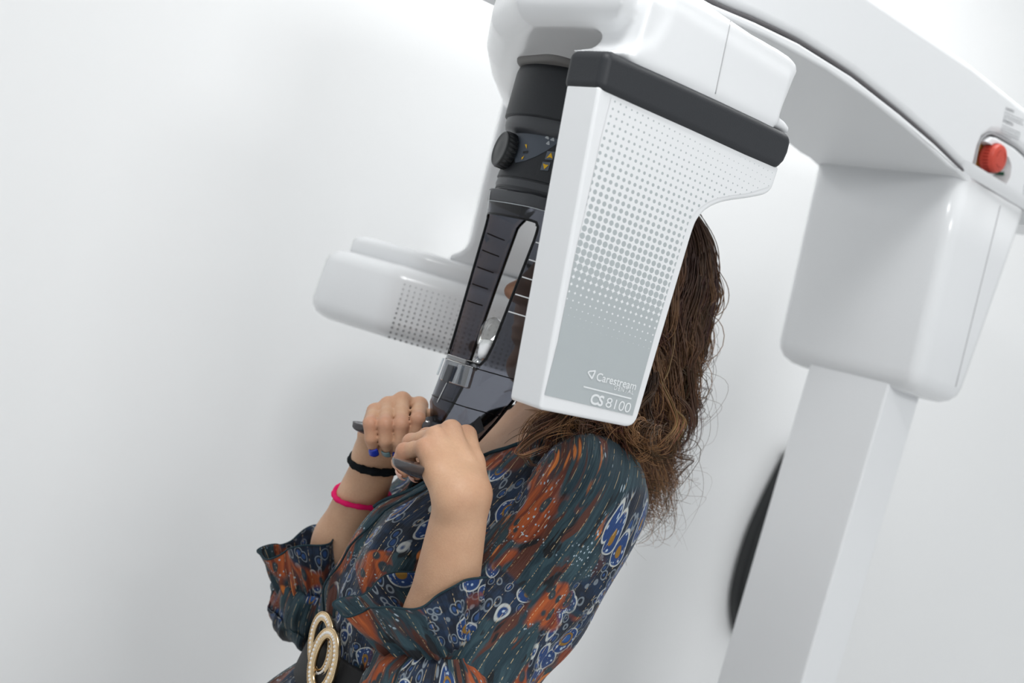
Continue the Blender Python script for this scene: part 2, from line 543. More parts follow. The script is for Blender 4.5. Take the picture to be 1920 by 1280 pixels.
def relax(verts, faces, it=3, lam=0.45):
    e = np.concatenate([faces[:, [0, 1]], faces[:, [1, 2]], faces[:, [2, 3]], faces[:, [3, 0]]])
    for n_ in range(it):
        for l_ in (lam, -lam * 1.03):
            s = np.zeros_like(verts); c = np.zeros(len(verts))
            np.add.at(s, e[:, 0], verts[e[:, 1]]); np.add.at(c, e[:, 0], 1)
            np.add.at(s, e[:, 1], verts[e[:, 0]]); np.add.at(c, e[:, 1], 1)
            verts = verts + l_ * (s / c[:, None] - verts)
    return verts


def poly_sdf(X, Y, pts):
    """signed distance to a closed 2D polygon on arrays X, Y"""
    d = np.full(np.broadcast(X, Y).shape, 1e9); sgn = np.ones_like(d)
    m = len(pts)
    for i in range(m):
        ax, ay = pts[i]; bx, by = pts[i - 1]
        ex, ey = bx - ax, by - ay; wx, wy = X - ax, Y - ay
        t = np.clip((wx * ex + wy * ey) / (ex * ex + ey * ey), 0, 1)
        d = np.minimum(d, (wx - ex * t) ** 2 + (wy - ey * t) ** 2)
        c1, c2, c3 = Y >= ay, Y < by, ex * wy > ey * wx
        flip = (c1 & c2 & c3) | (~c1 & ~c2 & ~c3)
        sgn = np.where(flip, -sgn, sgn)
    return sgn * np.sqrt(d)
def round_extrude(d2, dz, r):
    a, b = d2 + r, dz + r
    return np.sqrt(np.maximum(a, 0) ** 2 + np.maximum(b, 0) ** 2) + np.minimum(np.maximum(a, b), 0) - r

# ------------------------------------------------------------------ room
def box(name, c, size, mat, rotz=0.0, **tags):
    sx, sy, sz = [x / 2 for x in size]
    R = Matrix.Rotation(rotz, 3, 'Z')
    pts = [Vector(c) + R @ Vector((a * sx, b * sy, -sz)) for a, b in ((-1, -1), (1, -1), (1, 1), (-1, 1))]
    return prism(name, pts, Vector((0, 0, size[2])), mat, **tags)

WALL_ANG = math.radians(24)
wdir = Vector((math.cos(WALL_ANG), math.sin(WALL_ANG), 0))
wn = Vector((math.sin(WALL_ANG), -math.cos(WALL_ANG), 0))         # towards the camera
WP = Vector((-0.34, 2.02, 0))
def wall_pt(px, py, off=0.0): return on_plane(px, py, WP + wn * off, wn)
wc = WP + wdir * 0.6 - wn * 0.05
box("wall_back", (wc.x, wc.y, 1.325), (5.6, 0.10, 2.65), M_WALL, WALL_ANG, kind="structure")
box("floor", (0.4, 0.6, -0.05), (7.0, 6.6, 0.10), M_FLOOR, kind="structure")
box("ceiling", (0.4, 0.6, 2.70), (7.0, 6.6, 0.10), M_CEIL, kind="structure")

# ================================================================== the dental x-ray machine
machine = empty("dental_xray_machine", W(-0.62, -0.02, 0.0), "white panoramic dental x-ray machine with dark head support, standing by the wall", "x-ray machine")

# ---- column, base, carriage
T_SIDE = 0.10                       # near side plane of carriage and overhead arm
T_FAR = -0.146
def arm_px(px, py, t=T_SIDE): return on_t(px, py, t)

pc = on_t(1667, 720, 0.055)
sC = loc(pc)[0]
col_pts = [W(sC, 0.055, 0.02), W(sC - 0.085, 0.055, 0.02), W(sC - 0.085, -0.082, 0.02), W(sC, -0.082, 0.02)]
column = prism("column", col_pts, Vector((0, 0, 1.62)), M_WHITE2, machine, bev=0.004, seg=3, label="straight white column below the carriage")
base_pts = round_poly([W(sC + 0.16, 0.22, 0.0), W(sC - 0.16, 0.22, 0.0), W(sC - 0.16, -0.25, 0.0), W(sC + 0.16, -0.25, 0.0)], 0.06)
prism("floor_base", base_pts, Vector((0, 0, 0.03)), M_WHITE2, machine, bev=0.008, seg=3)

k_top = loc(on_t(1800, 340, T_SIDE)); k_bot = loc(on_t(1715, 720, T_SIDE))
sT, sB = k_top[0], k_bot[0]
zT, zB = k_top[2] + 0.03, k_bot[2] - 0.012
def carriage_ring(z, s_front, s_back, ins):
    c = [W(s_front, T_SIDE - ins, z), W(s_back, T_SIDE - ins, z), W(s_back, T_FAR + ins, z), W(s_front, T_FAR + ins, z)]
    return round_poly(c, 0.024, 8)
rings = []
for z, ins, up in ((zT, 0, 0), (zT - 0.10, 0, 0.33), (zT - 0.2, 0, 0.66), (zB + 0.030, 0.0, 0.95), (zB + 0.018, 0.002, 0.97), (zB + 0.008, 0.008, 0.99), (zB + 0.002, 0.017, 1.0), (zB, 0.028, 1.0)):
    sf = sT + (sB - sT) * up - ins; sb = sT - 0.195 + 0.03 * up + ins
    rings.append(carriage_ring(z, sf, sb, ins))
carriage = loft("carriage", rings, M_WHITE, machine, label="large rounded white carriage housing on the column")
# seam on the carriage side, bottom screw slots
seam_a, seam_b = on_t(1876, 385, T_SIDE + 0.0004), on_t(1792, 725, T_SIDE + 0.0004)
tube("seam_line", [seam_a + (seam_b - seam_a) * (i / 12) for i in range(13)], 0.0005, M_SEAML, carriage, seg=6)

# ---- overhead arm: side cover above a thin lower tray
top_z = 1.966
def P_(px, py): return on_t(px, py, T_SIDE)
gap = [P_(1340, 2), P_(1420, 36), P_(1500, 75), P_(1600, 138), P_(1690, 209), P_(1755, 265), P_(1800, 309)]
gap_s = [loc(p) for p in gap]
def low_line(s):                        # height of the cover's lower edge along the arm
    ss = [g[0] for g in gap_s][::-1]; zz = [g[2] for g in gap_s][::-1]
    return lerp_tab(s, ss, zz)
S_FRONT, S_BACK = 0.20, -0.86
notch = [P_(1812, 318), P_(1823, 322), P_(1830, 312), P_(1838, 276), P_(1845, 259), P_(1858, 251), P_(1872, 253), P_(1906, 273), P_(1925, 290), P_(1932, 305), P_(1930, 330), P_(1922, 372), P_(1926, 384), P_(1945, 395)]
lower = [W(S_FRONT, T_SIDE, gap_s[0][2] - 0.004), W(0.11, T_SIDE, gap_s[0][2])]
lower += gap + notch
lower.append(W(S_BACK, T_SIDE, loc(notch[-1])[2] - 0.01))
upper = [W(S_BACK, T_SIDE, top_z - 0.01), W(-0.45, T_SIDE, top_z + 0.004), W(0.0, T_SIDE, top_z - 0.005), W(S_FRONT - 0.02, T_SIDE, top_z - 0.02)]
cover_pts = lower + upper
prism("arm_cover", cover_pts, N * (T_FAR - T_SIDE), M_WHITE, machine, bev=0.012, seg=4, angle=60, label="long white overhead arm cover")
# dark shadow gap under the cover
gap_path = [p + UP * -0.0012 - N * 0.0035 for p in ([W(0.18, T_SIDE, gap_s[0][2] - 0.003)] + gap + notch[:2])]
gap_path = spline(gap_path, 60)
tube("shadow_gap", gap_path, 0.0024, M_SEAM, machine, seg=8)
gap2 = spline([p - N * 0.0035 for p in notch[1:11]], 60)
tube("shadow_gap", gap2, 0.0016, M_SEAML, machine, seg=8)
# lower tray with the recess for the emergency stop
TR = 0.008
tray_top = [p - UP * 0.0035 for p in ([W(S_FRONT - 0.01, T_SIDE, gap_s[0][2] - 0.004)] + gap)] + [P_(1814, 326), P_(1824, 329), P_(1835, 316), P_(1842, 280), P_(1849, 264), P_(1860, 256), P_(1871, 258), P_(1903, 277), P_(1921, 293), P_(1927, 306), P_(1925, 330), P_(1917, 375), P_(1922, 390), P_(1945, 402)]
tray_end = loc(tray_top[-1])
tray_bot = [W(tray_end[0], T_SIDE, tray_end[2] - 0.02), P_(1920, 392), P_(1876, 372), P_(1838, 354), P_(1812, 340), P_(1795, 322)]
tray_bot += [W(s, T_SIDE, low_line(s) - 0.0135) for s in (-0.46, -0.40, -0.33, -0.25, -0.16, -0.05, 0.06)] + [W(0.085, T_SIDE, 1.830), W(0.105, T_SIDE, 1.816), W(S_FRONT - 0.01, T_SIDE, 1.813)]
tray = prism("arm_tray", tray_top + tray_bot, N * (T_FAR - T_SIDE), M_WHITE2, machine, bev=0.004, seg=3, angle=50, label="white tray with grey shaded underside below the arm")
# recess cut
cut_px = [(1842, 290), (1846, 272), (1856, 262), (1870, 264), (1903, 284), (1917, 297), (1922, 312), (1920, 333), (1912, 350), (1900, 356), (1880, 352), (1850, 337), (1838, 322)]
cut_out = round_poly([on_t(x, y, T_SIDE + 0.02) for x, y in cut_px], 0.004, 3)
cut_in = [p - N * 0.045 for p in cut_out]
cutter = prism("tmp_cut", cut_out, Vector(), M_WHITE2, None, pts2=cut_in)
bo = tray.modifiers.new("recess", 'BOOLEAN'); bo.operation = 'DIFFERENCE'; bo.object = cutter; bo.solver = 'EXACT'
dg = bpy.context.evaluated_depsgraph_get(); dg.update()
me2 = bpy.data.meshes.new_from_object(tray.evaluated_get(dg))
tray.modifiers.clear(); tray.data = me2
bpy.data.objects.remove(cutter)
# curved collar where carriage meets the tray
col_ring = [carriage_ring(zT - 0.018, sT - 0.001, sT - 0.194, -0.001), carriage_ring(zT - 0.012, sT + 0.004, sT - 0.199, -0.005), carriage_ring(zT - 0.002, sT + 0.012, sT - 0.199, -0.006)]
loft("carriage_collar", col_ring, M_WHITE2, machine, cap=(False, False))
# emergency stop: amber ring, red mushroom head with ridges
bc = on_t(1871, 297, T_SIDE + 0.006)
bdir = N
btn = lathe("emergency_stop_button", [(0.0125, -0.030), (0.0125, -0.018), (0.0188, -0.0165), (0.0198, -0.008), (0.0196, 0.0), (0.0180, 0.003), (0.015, 0.0042), (0.011, 0.0046), (0.0, 0.0047)], bc, bdir, M_RED, machine, seg=56, label="red emergency stop push button")
lathe("amber_ring", [(0.0200, -0.034), (0.0200, -0.0225), (0.013, -0.0222)], bc, bdir, M_AMBER, btn, seg=40)
e1 = bdir.orthogonal().normalized(); e2 = bdir.cross(e1)
gv, gf = [], []
for k in range(28):
    a = 2 * math.pi * k / 28
    cc = bc + (e1 * math.cos(a) + e2 * math.sin(a)) * 0.0196
    tang = (e1 * -math.sin(a) + e2 * math.cos(a)); rad = (e1 * math.cos(a) + e2 * math.sin(a))
    b0 = len(gv)
    for h in (-0.011, -0.003):
        for sx_, sr in ((-1, -1), (1, -1), (1, 1), (-1, 1)):
            gv.append(cc + bdir * h + tang * (0.0008 * sx_) + rad * (0.0009 * sr))
    gf += [[b0, b0 + 1, b0 + 2, b0 + 3], [b0 + 7, b0 + 6, b0 + 5, b0 + 4]] + [[b0 + i, b0 + 4 + i, b0 + 4 + (i + 1) % 4, b0 + (i + 1) % 4] for i in range(4)]
mesh_obj("grip_ridges", gv, gf, M_REDDK, btn, smooth=False)
for a0, a1 in ((0.3, 1.5), (2.4, 3.6), (4.5, 5.7)):
    pth = [bc + bdir * 0.0045 + (e1 * math.cos(a0 + (a1 - a0) * i / 12) + e2 * math.sin(a0 + (a1 - a0) * i / 12)) * 0.0115 for i in range(13)]
    tube("turn_arrow", pth, 0.0005, M_REDDK, btn, seg=6)
gsw = round_poly([on_t(x, y, T_SIDE - 0.010) for x, y in ((1894, 309), (1902, 313), (1897, 336), (1879, 328))], 0.001, 2)
sw = prism("rocker_switch", gsw, -N * 0.012, M_GREEN, machine, bev=0.001, seg=2, label="small green rocker switch")
# small printed notice
def on_cov(px, py): return on_t(px, py, T_SIDE + 0.0004)
text_obj("notice_heading", "WARNING", on_cov(1885, 206), on_cov(1901, 212), N, M_LABELTXT, machine, bold=0.01, yscale=1.3)
text_obj("notice_heading", "ATTENTION", on_cov(1880, 229), on_cov(1899, 237), N, M_LABELTXT, machine, bold=0.01, yscale=1.3)
nv, nf = [], []
for j, (bx, by, n_) in enumerate(((1884, 211, 1), (1883, 215.5, 1), (1882.5, 219.5, 1), (1881, 224, .45), (1879, 235, 1), (1878, 239, 1), (1877, 243.5, 1), (1876, 248, 1), (1875, 252, .5))):
    x = 0.0
    while x < 34 * n_:
        w = random.uniform(1.5, 4.5)
        b0 = len(nv)
        for dx, dy in ((0, 0), (w, 0), (w, 1.6), (0, 1.6)):
            nv.append(on_cov(bx + x + dx, by + (x + dx) * 0.44 + dy - 1.6))
        nf.append([b0, b0 + 3, b0 + 2, b0 + 1]); x += w + 0.9
mesh_obj("notice_print", nv, nf, M_LABELTXT, machine, smooth=False)

# ---- rotating gantry
Z_G0, Z_G1 = 1.744, 1.812
def XY(x, y, z=Z_G0): return Vector((x, y, z))
TP = 0.228
def inset_ring(pts, z, k):
    out = []
    m = len(pts)
    for i in range(m):
        tn = (pts[(i + 1) % m] - pts[i - 1]); nn = Vector((-tn.y, tn.x, 0)).normalized()
        q = pts[i] + nn * k; q.z = z
        out.append(q)
    return out
# beam, wing and panel joint flow into each other: one blended housing
gx = np.arange(-0.16, 0.27, 0.0032); gy = np.arange(1.06, 1.86, 0.0032); gz = np.arange(1.69, 1.835, 0.0032)
GX, GY, GZ = np.meshgrid(gx, gy, gz, indexing='ij')
X2, Y2 = GX[:, :, 0], GY[:, :, 0]
w0 = W(0.275, TP - 0.012, 0); w1 = W(0.035, TP - 0.03, 0)
plan = [(w0.x, w0.y), (w1.x, w1.y), (0.10, 1.42), (0.12, 1.50), (0.12, 1.80), (-0.100, 1.80), (-0.119, 1.56), (-0.122, 1.44), (-0.114, 1.31), (-0.088, 1.212)]
d2 = poly_sdf(X2, Y2, plan)[:, :, None]
beam = round_extrude(d2, np.abs(GZ - (Z_G0 + Z_G1) / 2) - (Z_G1 - Z_G0) / 2, 0.026)
SS = (GX - O.x) * F.x + (GY - O.y) * F.y; TT = (GX - O.x) * N.x + (GY - O.y) * N.y
wing_px = [(1143, 96), (1300, 162), (1485, 253), (1483, 236), (1475, 226), (1464, 217), (1480, 180), (1496, 142), (1500, 124), (1487, 107), (1464, 92), (1380, 43), (1306, 0), (1262, -24), (1255, 30), (1225, 80), (1185, 92)]
wpl = [loc(on_t(x, y, TP - 0.003)) for x, y in wing_px]
dw = poly_sdf(SS, GZ, [(q[0], q[2]) for q in wpl])
wing = round_extrude(dw, np.abs(TT - (TP - 0.003 - 0.028)) - 0.028, 0.006)
jb = np.maximum(np.abs(SS - 0.150) - 0.102, np.abs(TT - (TP - 0.027)) - 0.024)
joint = round_extrude(jb, np.abs(GZ - 1.745) - 0.035, 0.008)
gf_ = smin(smin(beam, wing, 0.012), joint, 0.010)
gv_, gq_ = surface_nets(gf_, gx, gy, gz)
gantry = np_mesh("gantry_beam", relax(gv_, gq_, 4), gq_, M_WHITE, machine, label="white rounded gantry beam above the head")
lathe("gantry_bearing", [(0.085, 0), (0.085, 0.06)], Vector((0.03, 1.46, Z_G1 - 0.005)), UP, M_WHITE2, machine)
# seam across the beam side
from mathutils.bvhtree import BVHTree
bvh = BVHTree.FromPolygons([v.co.copy() for v in gantry.data.vertices], [tuple(p.vertices) for p in gantry.data.polygons])
seam = []
for k in range(25):
    x_, y_ = 1371 + (1341 - 1371) * k / 24, 34 + (176 - 34) * k / 24
    hit = bvh.ray_cast(CAM, ray(x_, y_).normalized())
    if hit[0] is not None: seam.append(hit[0] + hit[1] * 0.0001)
tube("seam_line", seam, 0.0006, M_SEAML, gantry, seg=6)

# ---- near head: L-shaped white panel with dark band
TP = 0.228
def PP(px, py, t=TP): return on_t(px, py, t)
panel_px = [(1124, 160), (1462, 314), (1448, 356), (1436, 365), (1408, 371), (1377, 375), (1355, 379), (1337, 386), (1322, 396), (1310, 409), (1301, 428), (1191, 803), (1012, 768)]
pan = round_poly([PP(*q) for q in panel_px], [0, 0, .006, .006, .01, .01, .008, .008, .008, .008, .02, .013, .004], 5)
panel = prism("near_head_panel", pan, -N * 0.043, M_WHITE, machine, bev=0.012, seg=8, angle=40, label="white L-shaped near head panel with printed dots")
# inner housing behind the panel
inner_px = [(1150, 180), (1440, 310), (1290, 420), (1180, 780), (1030, 750)]
prism("near_head_core", [PP(*q, TP - 0.040) for q in inner_px], -N * 0.03, M_WHITE, machine, bev=0.01)
# dark band
band_px = [(1141, 92), (1250, 140), (1350, 186), (1430, 224), (1487, 252), (1487, 268), (1482, 288), (1474, 305), (1461, 320), (1400, 294), (1300, 248), (1200, 204), (1124, 170)]
bpts = [PP(*q, TP + 0.003) for q in band_px]
prism("dark_band", bpts, -N * 0.051, M_DARK, machine, bev=0.010, seg=6, angle=40, label="charcoal band across the top of the near head panel")
# printed halftone
Hd = -F
p_ref = PP(1022, 740)
CELL_H, CELL_Z = 0.0074, 0.00665
def halftone_mat():
    m, nt, b = new_mat("grey halftone print on white")
    b.inputs['Roughness'].default_value = 0.25
    uv = nd(nt, 'ShaderNodeUVMap')
    sx = nd(nt, 'ShaderNodeSeparateXYZ', {0: uv.outputs[0]})
    fx = math_n(nt, 'SUBTRACT', math_n(nt, 'FRACT', sx.outputs[0]), 0.5)
    fy = math_n(nt, 'SUBTRACT', math_n(nt, 'FRACT', sx.outputs[1]), 0.5)
    d = math_n(nt, 'SQRT', math_n(nt, 'ADD', math_n(nt, 'MULTIPLY', fx, fx), math_n(nt, 'MULTIPLY', fy, fy)))
    row = math_n(nt, 'FLOOR', sx.outputs[1]); colm = math_n(nt, 'FLOOR', sx.outputs[0])
    k_ = math_n(nt, 'SUBTRACT', row, 10.0)
    ra = math_n(nt, 'SUBTRACT', 0.69, math_n(nt, 'MULTIPLY', k_, 0.029))
    rb = math_n(nt, 'SUBTRACT', 0.60, math_n(nt, 'MULTIPLY', k_, 0.0158))
    r_ = math_n(nt, 'MAXIMUM', ra, rb)
    rr = math_n(nt, 'SUBTRACT', r_, math_n(nt, 'MULTIPLY', math_n(nt, 'MAXIMUM', math_n(nt, 'SUBTRACT', colm, 3.0), 0.0), 0.0030))
    rr = math_n(nt, 'MAXIMUM', rr, 0.075)
    solid = math_n(nt, 'LESS_THAN', row, 9.5)
    mask = nd(nt, 'ShaderNodeMapRange', {'Value': math_n(nt, 'SUBTRACT', rr, d), 'From Min': -0.02, 'From Max': 0.02})
    mk = math_n(nt, 'MAXIMUM', mask.outputs[0], solid)
    nt.links.new(mix_c(nt, mk, (0.80, 0.81, 0.82), (0.43, 0.465, 0.475)), b.inputs['Base Color'])
    return m
M_HALF = halftone_mat()
ht_px = [(1146, 184), (1455, 324), (1443, 349), (1404, 362), (1372, 366), (1345, 371), (1325, 380), (1308, 393), (1293, 412), (1284, 440), (1228, 628), (1186, 779), (1021, 740), (1046, 640), (1062, 560), (1079, 475), (1094, 410), (1112, 330), (1128, 255)]
ho = decal("halftone_print", ht_px, lambda x, y: PP(x, y, TP + 0.0004), M_HALF, panel, cuts=0, smooth=False)
ul = ho.data.uv_layers.new(name="UVMap")
for lp in ho.data.loops:
    q = ho.data.vertices[lp.vertex_index].co - p_ref
    ul.data[lp.index].uv = (q.dot(Hd) / CELL_H + 4.0, q.z / CELL_Z)
# lettering
PN = N
def PT(px, py): return PP(px, py, TP + 0.0008)
text_obj("lettering", "Carestream", PT(1117, 712.5), PT(1191, 731), PN, M_TICKW, panel, bold=0.014, yscale=0.92, spacing=1.0)
text_obj("lettering", "DENTAL", PT(1151, 730), PT(1187, 739.5), PN, M_TICKW, panel, bold=0.008, yscale=1.0, spacing=1.35)
text_obj("lettering", "CS", PT(1105, 755.5), PT(1129, 761.5), PN, M_TICKW, panel, bold=0.03, yscale=0.86, spacing=0.92)
text_obj("lettering", "8100", PT(1134, 762.5), PT(1180, 774), PN, M_TICKW, panel, bold=0.0, yscale=0.74, spacing=0.95)
decal("rule_line", [(1094.5, 723.2), (1184.3, 746), (1183.6, 748.6), (1093.9, 725.8)], PT, M_TICKW, panel, smooth=False)
tri = [Vector((1101, 697.5, 0)), Vector((1105, 694.5, 0)), Vector((1117.5, 693.5, 0)), Vector((1117, 697, 0)), Vector((1111, 710.5, 0)), Vector((1108.5, 710.5, 0))]
tr2 = [Vector((1104.2, 698.5, 0)), Vector((1106, 697.2, 0)), Vector((1114.3, 696.6, 0)), Vector((1109.8, 706.6, 0))]
decal("logo_mark", [(v.x, v.y) for v in round_poly(tri, 2.0, 3)], PT, M_TICKW, panel, holes=[[(v.x, v.y) for v in tr2]], smooth=False)

# ---- rear head: neck plate, dotted box
DR = 1.69
er = Vector((math.cos(math.radians(6)), math.sin(math.radians(6)), 0))
c1 = at(724, 560, DR)
def rear(a, b, z): # a along the face to the right, b backwards
    nb = Vector((-er.y, er.x, 0))
    q = Vector((c1.x, c1.y, 0)) + er * a + nb * b; q.z = z
    return q
bx0, bx1 = 1.408, 1.507
rear_plan = [rear(0, 0, bx0), rear(0.235, 0.0, bx0), rear(0.235, 0.15, bx0), rear(-0.035, 0.22, bx0), rear(-0.118, 0.105, bx0)]
rp = round_poly(rear_plan, [0.018, 0.02, 0.02, 0.05, 0.06], 8)
rprof = [(bx0, 0.030), (bx0 + 0.002, 0.020), (bx0 + 0.006, 0.010), (bx0 + 0.014, 0.003), (bx0 + 0.024, 0.0), (bx1 - 0.020, 0.003), (bx1 - 0.012, 0.006), (bx1 - 0.004, 0.014), (bx1, 0.026)]
rear_box = loft("rear_head_box", [inset_ring(rp, z, k) for z, k in rprof], M_WHITE, machine, label="white rear head box with dotted inner face")
tp_ = round_poly([rear(0.028, 0.030, bx1), rear(0.225, 0.022, bx1), rear(0.225, 0.14, bx1), rear(-0.02, 0.19, bx1), rear(-0.085, 0.11, bx1)], [0.014, 0.02, 0.02, 0.05, 0.05], 8)
tprof = [(bx1 - 0.01, 0.0), (bx1 + 0.016, 0.0), (bx1 + 0.022, 0.003), (bx1 + 0.026, 0.010), (bx1 + 0.027, 0.02)]
loft("rear_head_step", [inset_ring(tp_, z, k) for z, k in tprof], M_WHITE, machine)
# neck plate rising to the gantry with a fillet at the foot
def nk(px, py): return on_plane(px, py, rear(0, 0.045, 0), Vector((er.y, -er.x, 0)))
neck_px = [(842, 478), (862, 472), (875, 463), (882, 450), (888, 425), (905, 350), (930, 250), (958, 140), (1085, 160), (1030, 380), (1010, 530), (850, 495)]
neck = [nk(*q) for q in neck_px]
prism("rear_neck", neck, Vector((-er.y, er.x, 0)) * 0.06, M_WHITE, machine, bev=0.010, seg=5, angle=40, label="white neck plate holding the rear head box")
# dots on the inner face
dv, df = [], []
for i in range(24):
    for j in range(12):
        rr = 0.00075 + 0.00085 * (j / 11) - 0.00002 * i
        a = 0.018 + i * 0.0078; z = bx1 - 0.0245 - j * 0.0066
        b0 = len(dv)
        for k in range(8):
            an = k * math.pi / 4
            dv.append(rear(a + rr * math.cos(an), -0.0004 + (0.0022 if j < 1 else 0.0), z + rr * math.sin(an)))
        df.append(list(range(b0, b0 + 8)))
mesh_obj("dot_print", dv, df, plastic("grey dot print", (0.10, 0.10, 0.105), 0.5, 0.3), rear_box, smooth=False)
pd = [rear(0.128 + 0.006 * math.cos(k * math.pi / 8), -0.0008, bx1 - 0.078 + 0.008 * math.sin(k * math.pi / 8)) for k in range(16)]
prism("round_marker", pd, Vector((er.y, -er.x, 0)) * 0.0006, M_GREYPAD, rear_box)

# ================================================================== head support (parts of the machine)
SC = 0.09
AXO = W(SC, 0, 0)
gp = round_poly([W(0.19, 0.045, 1.738), W(0.06, 0.085, 1.738), W(0.02, 0.0, 1.738), W(0.10, -0.075, 1.738), W(0.175, -0.045, 1.738)], 0.025, 6)
prism("grey_mount", gp, Vector((0, 0, 0.026)), M_GREYPAD, machine, bev=0.006, seg=3, angle=40)
lathe("support_collar", [(0.060, 1.7425), (0.0800, 1.7415), (0.0830, 1.738), (0.0842, 1.732), (0.0838, 1.690), (0.0835, 1.684), (0.0805, 1.682)], AXO, UP, M_DARK, machine, seg=72, e1=F, label="charcoal cylinder above the head support")
lathe("support_neck", [(0.078, 1.684), (0.0805, 1.6825), (0.081, 1.679), (0.0805, 1.674), (0.079, 1.670), (0.074, 1.6665), (0.069, 1.665)], AXO, UP, M_DARK2, machine, seg=72, e1=F)
RC0, RC1 = 0.0705, 0.0735
ctrl = lathe("control_ring", [(0.066, 1.6665), (RC0, 1.665), (0.0712, 1.648), (0.0722, 1.630), (RC1, 1.6185), (0.072, 1.6175), (0.072, 1.606)], AXO, UP, M_DARK, machine, seg=72, e1=F, label="dark control ring with knob and arrow keys")
lathe("lower_ring", [(0.0695, 1.6175), (0.0725, 1.616), (0.073, 1.611), (0.071, 1.606), (0.070, 1.6035)], AXO, UP, M_DARK2, machine, seg=72, e1=F)

def on_cyl(px, py, lift=0.0):
    r = ray(px, py)
    z0 = CAM.z + r.z * 1.34
    R = lerp_tab(z0, [1.6185, 1.63, 1.648, 1.665], [RC1, 0.0722, 0.0712, RC0]) + lift
    a = r.x * r.x + r.y * r.y
    cx, cy = CAM.x - AXO.x, CAM.y - AXO.y
    b = 2 * (r.x * cx + r.y * cy); c = cx * cx + cy * cy - R * R
    disc = max(b * b - 4 * a * c, 0.0)
    return CAM + r * ((-b - math.sqrt(disc)) / (2 * a))
lc = lambda k: (lambda x, y: on_cyl(x, y, k))
decal("grey_face_print", [(961, 249), (975, 245), (995, 244), (1020, 246), (1060, 250), (1052, 262), (1040, 272), (1024, 283), (1005, 293), (985, 301), (966, 305), (960, 280)], lc(0.0006), M_PLATE, ctrl, cuts=3)
def sector(cx, cy, a0, a1, r0, r1, n=6):
    pts = [(cx + r1 * math.cos(a0 + (a1 - a0) * i / n), cy + r1 * math.sin(a0 + (a1 - a0) * i / n)) for i in range(n + 1)]
    pts += [(cx + r0 * math.cos(a1 - (a1 - a0) * i / n), cy + r0 * math.sin(a1 - (a1 - a0) * i / n)) for i in range(n + 1)]
    return pts
for k in range(3):
    a = math.radians(-145 + 16 + 120 * k)
    decal("radiation_symbol", sector(1030, 262.5, a - 0.42, a + 0.42, 2.0, 9.3), lc(0.0012), M_SYMBOL, ctrl)
def quad(cx, cy, w, h, tilt=16.3):
    a = math.radians(tilt); pts = []
    for x, y in ((-w, -h), (w, -h), (w, h), (-w, h)):
        pts.append((cx + x * math.cos(a) - y * math.sin(a) * 1.0, cy + x * math.sin(a) * 0.35 + y * math.cos(a)))
    return pts
for (cx, cy, tri_) in ((1031, 291.5, [(1033.6, 285.6), (1024.3, 296.4), (1030.6, 294.6), (1036, 297.2)]), (1022.5, 311.5, [(1018.2, 306.2), (1023.5, 308.6), (1028.8, 309.2), (1020.2, 317.2)])):
    kb = decal("arrow_key", quad(cx, cy, 7.6, 8.0), lc(0.0012), M_BUTTON, ctrl)
    decal("arrow_print", tri_, lc(0.0018), M_YELLOW, kb)
decal("rotation_arrow", [(984, 270.5), (988, 270.5), (987.8, 274), (987.4, 279), (985.8, 275)], lc(0.0012), M_YELLOW, ctrl)
decal("rotation_arrow", [(983, 291), (980.5, 297), (977.5, 299.5), (978.2, 294.5), (980.5, 294)], lc(0.0012), M_YELLOW, ctrl)
decal("clamp_print", [(981, 283.5), (990, 282), (989, 287), (980, 287.5)], lc(0.0012), M_KNOB, ctrl)
# knob: dished cap with ribbed edge
kdir = (F * 0.93 - N * 0.30 + UP * 0.04).normalized()
kc = W(SC, 0, 1.641) + kdir * 0.0715
knob = lathe("adjustment_knob", [(0.0150, -0.004), (0.0150, 0.001), (0.0193, 0.0015), (0.0196, 0.0115), (0.0188, 0.0132), (0.0172, 0.0136), (0.0165, 0.0132), (0.008, 0.0142), (0.0, 0.0145)], kc, kdir, M_KNOB, ctrl, seg=64, label="round black adjustment knob")
e1 = kdir.orthogonal().normalized(); e2 = kdir.cross(e1)
gv, gf = [], []
for k in range(24):
    a = 2 * math.pi * k / 24
    rad = e1 * math.cos(a) + e2 * math.sin(a); tang = e1 * -math.sin(a) + e2 * math.cos(a)
    b0 = len(gv)
    for h in (0.0015, 0.0112):
        for q in range(5):
            w = (q - 2) / 2
            gv.append(kc + kdir * h + rad * (0.0194 + 0.0009 * (1 - w * w)) + tang * (0.0016 * w))
    gf += [[b0 + i, b0 + i + 1, b0 + 6 + i, b0 + 5 + i] for i in range(4)] + [[b0 + 9, b0 + 8, b0 + 7, b0 + 6, b0 + 5], [b0, b0 + 1, b0 + 2, b0 + 3, b0 + 4]]
o = mesh_obj("knob_ribs", gv, gf, M_KNOB, ctrl); fix_normals(o)

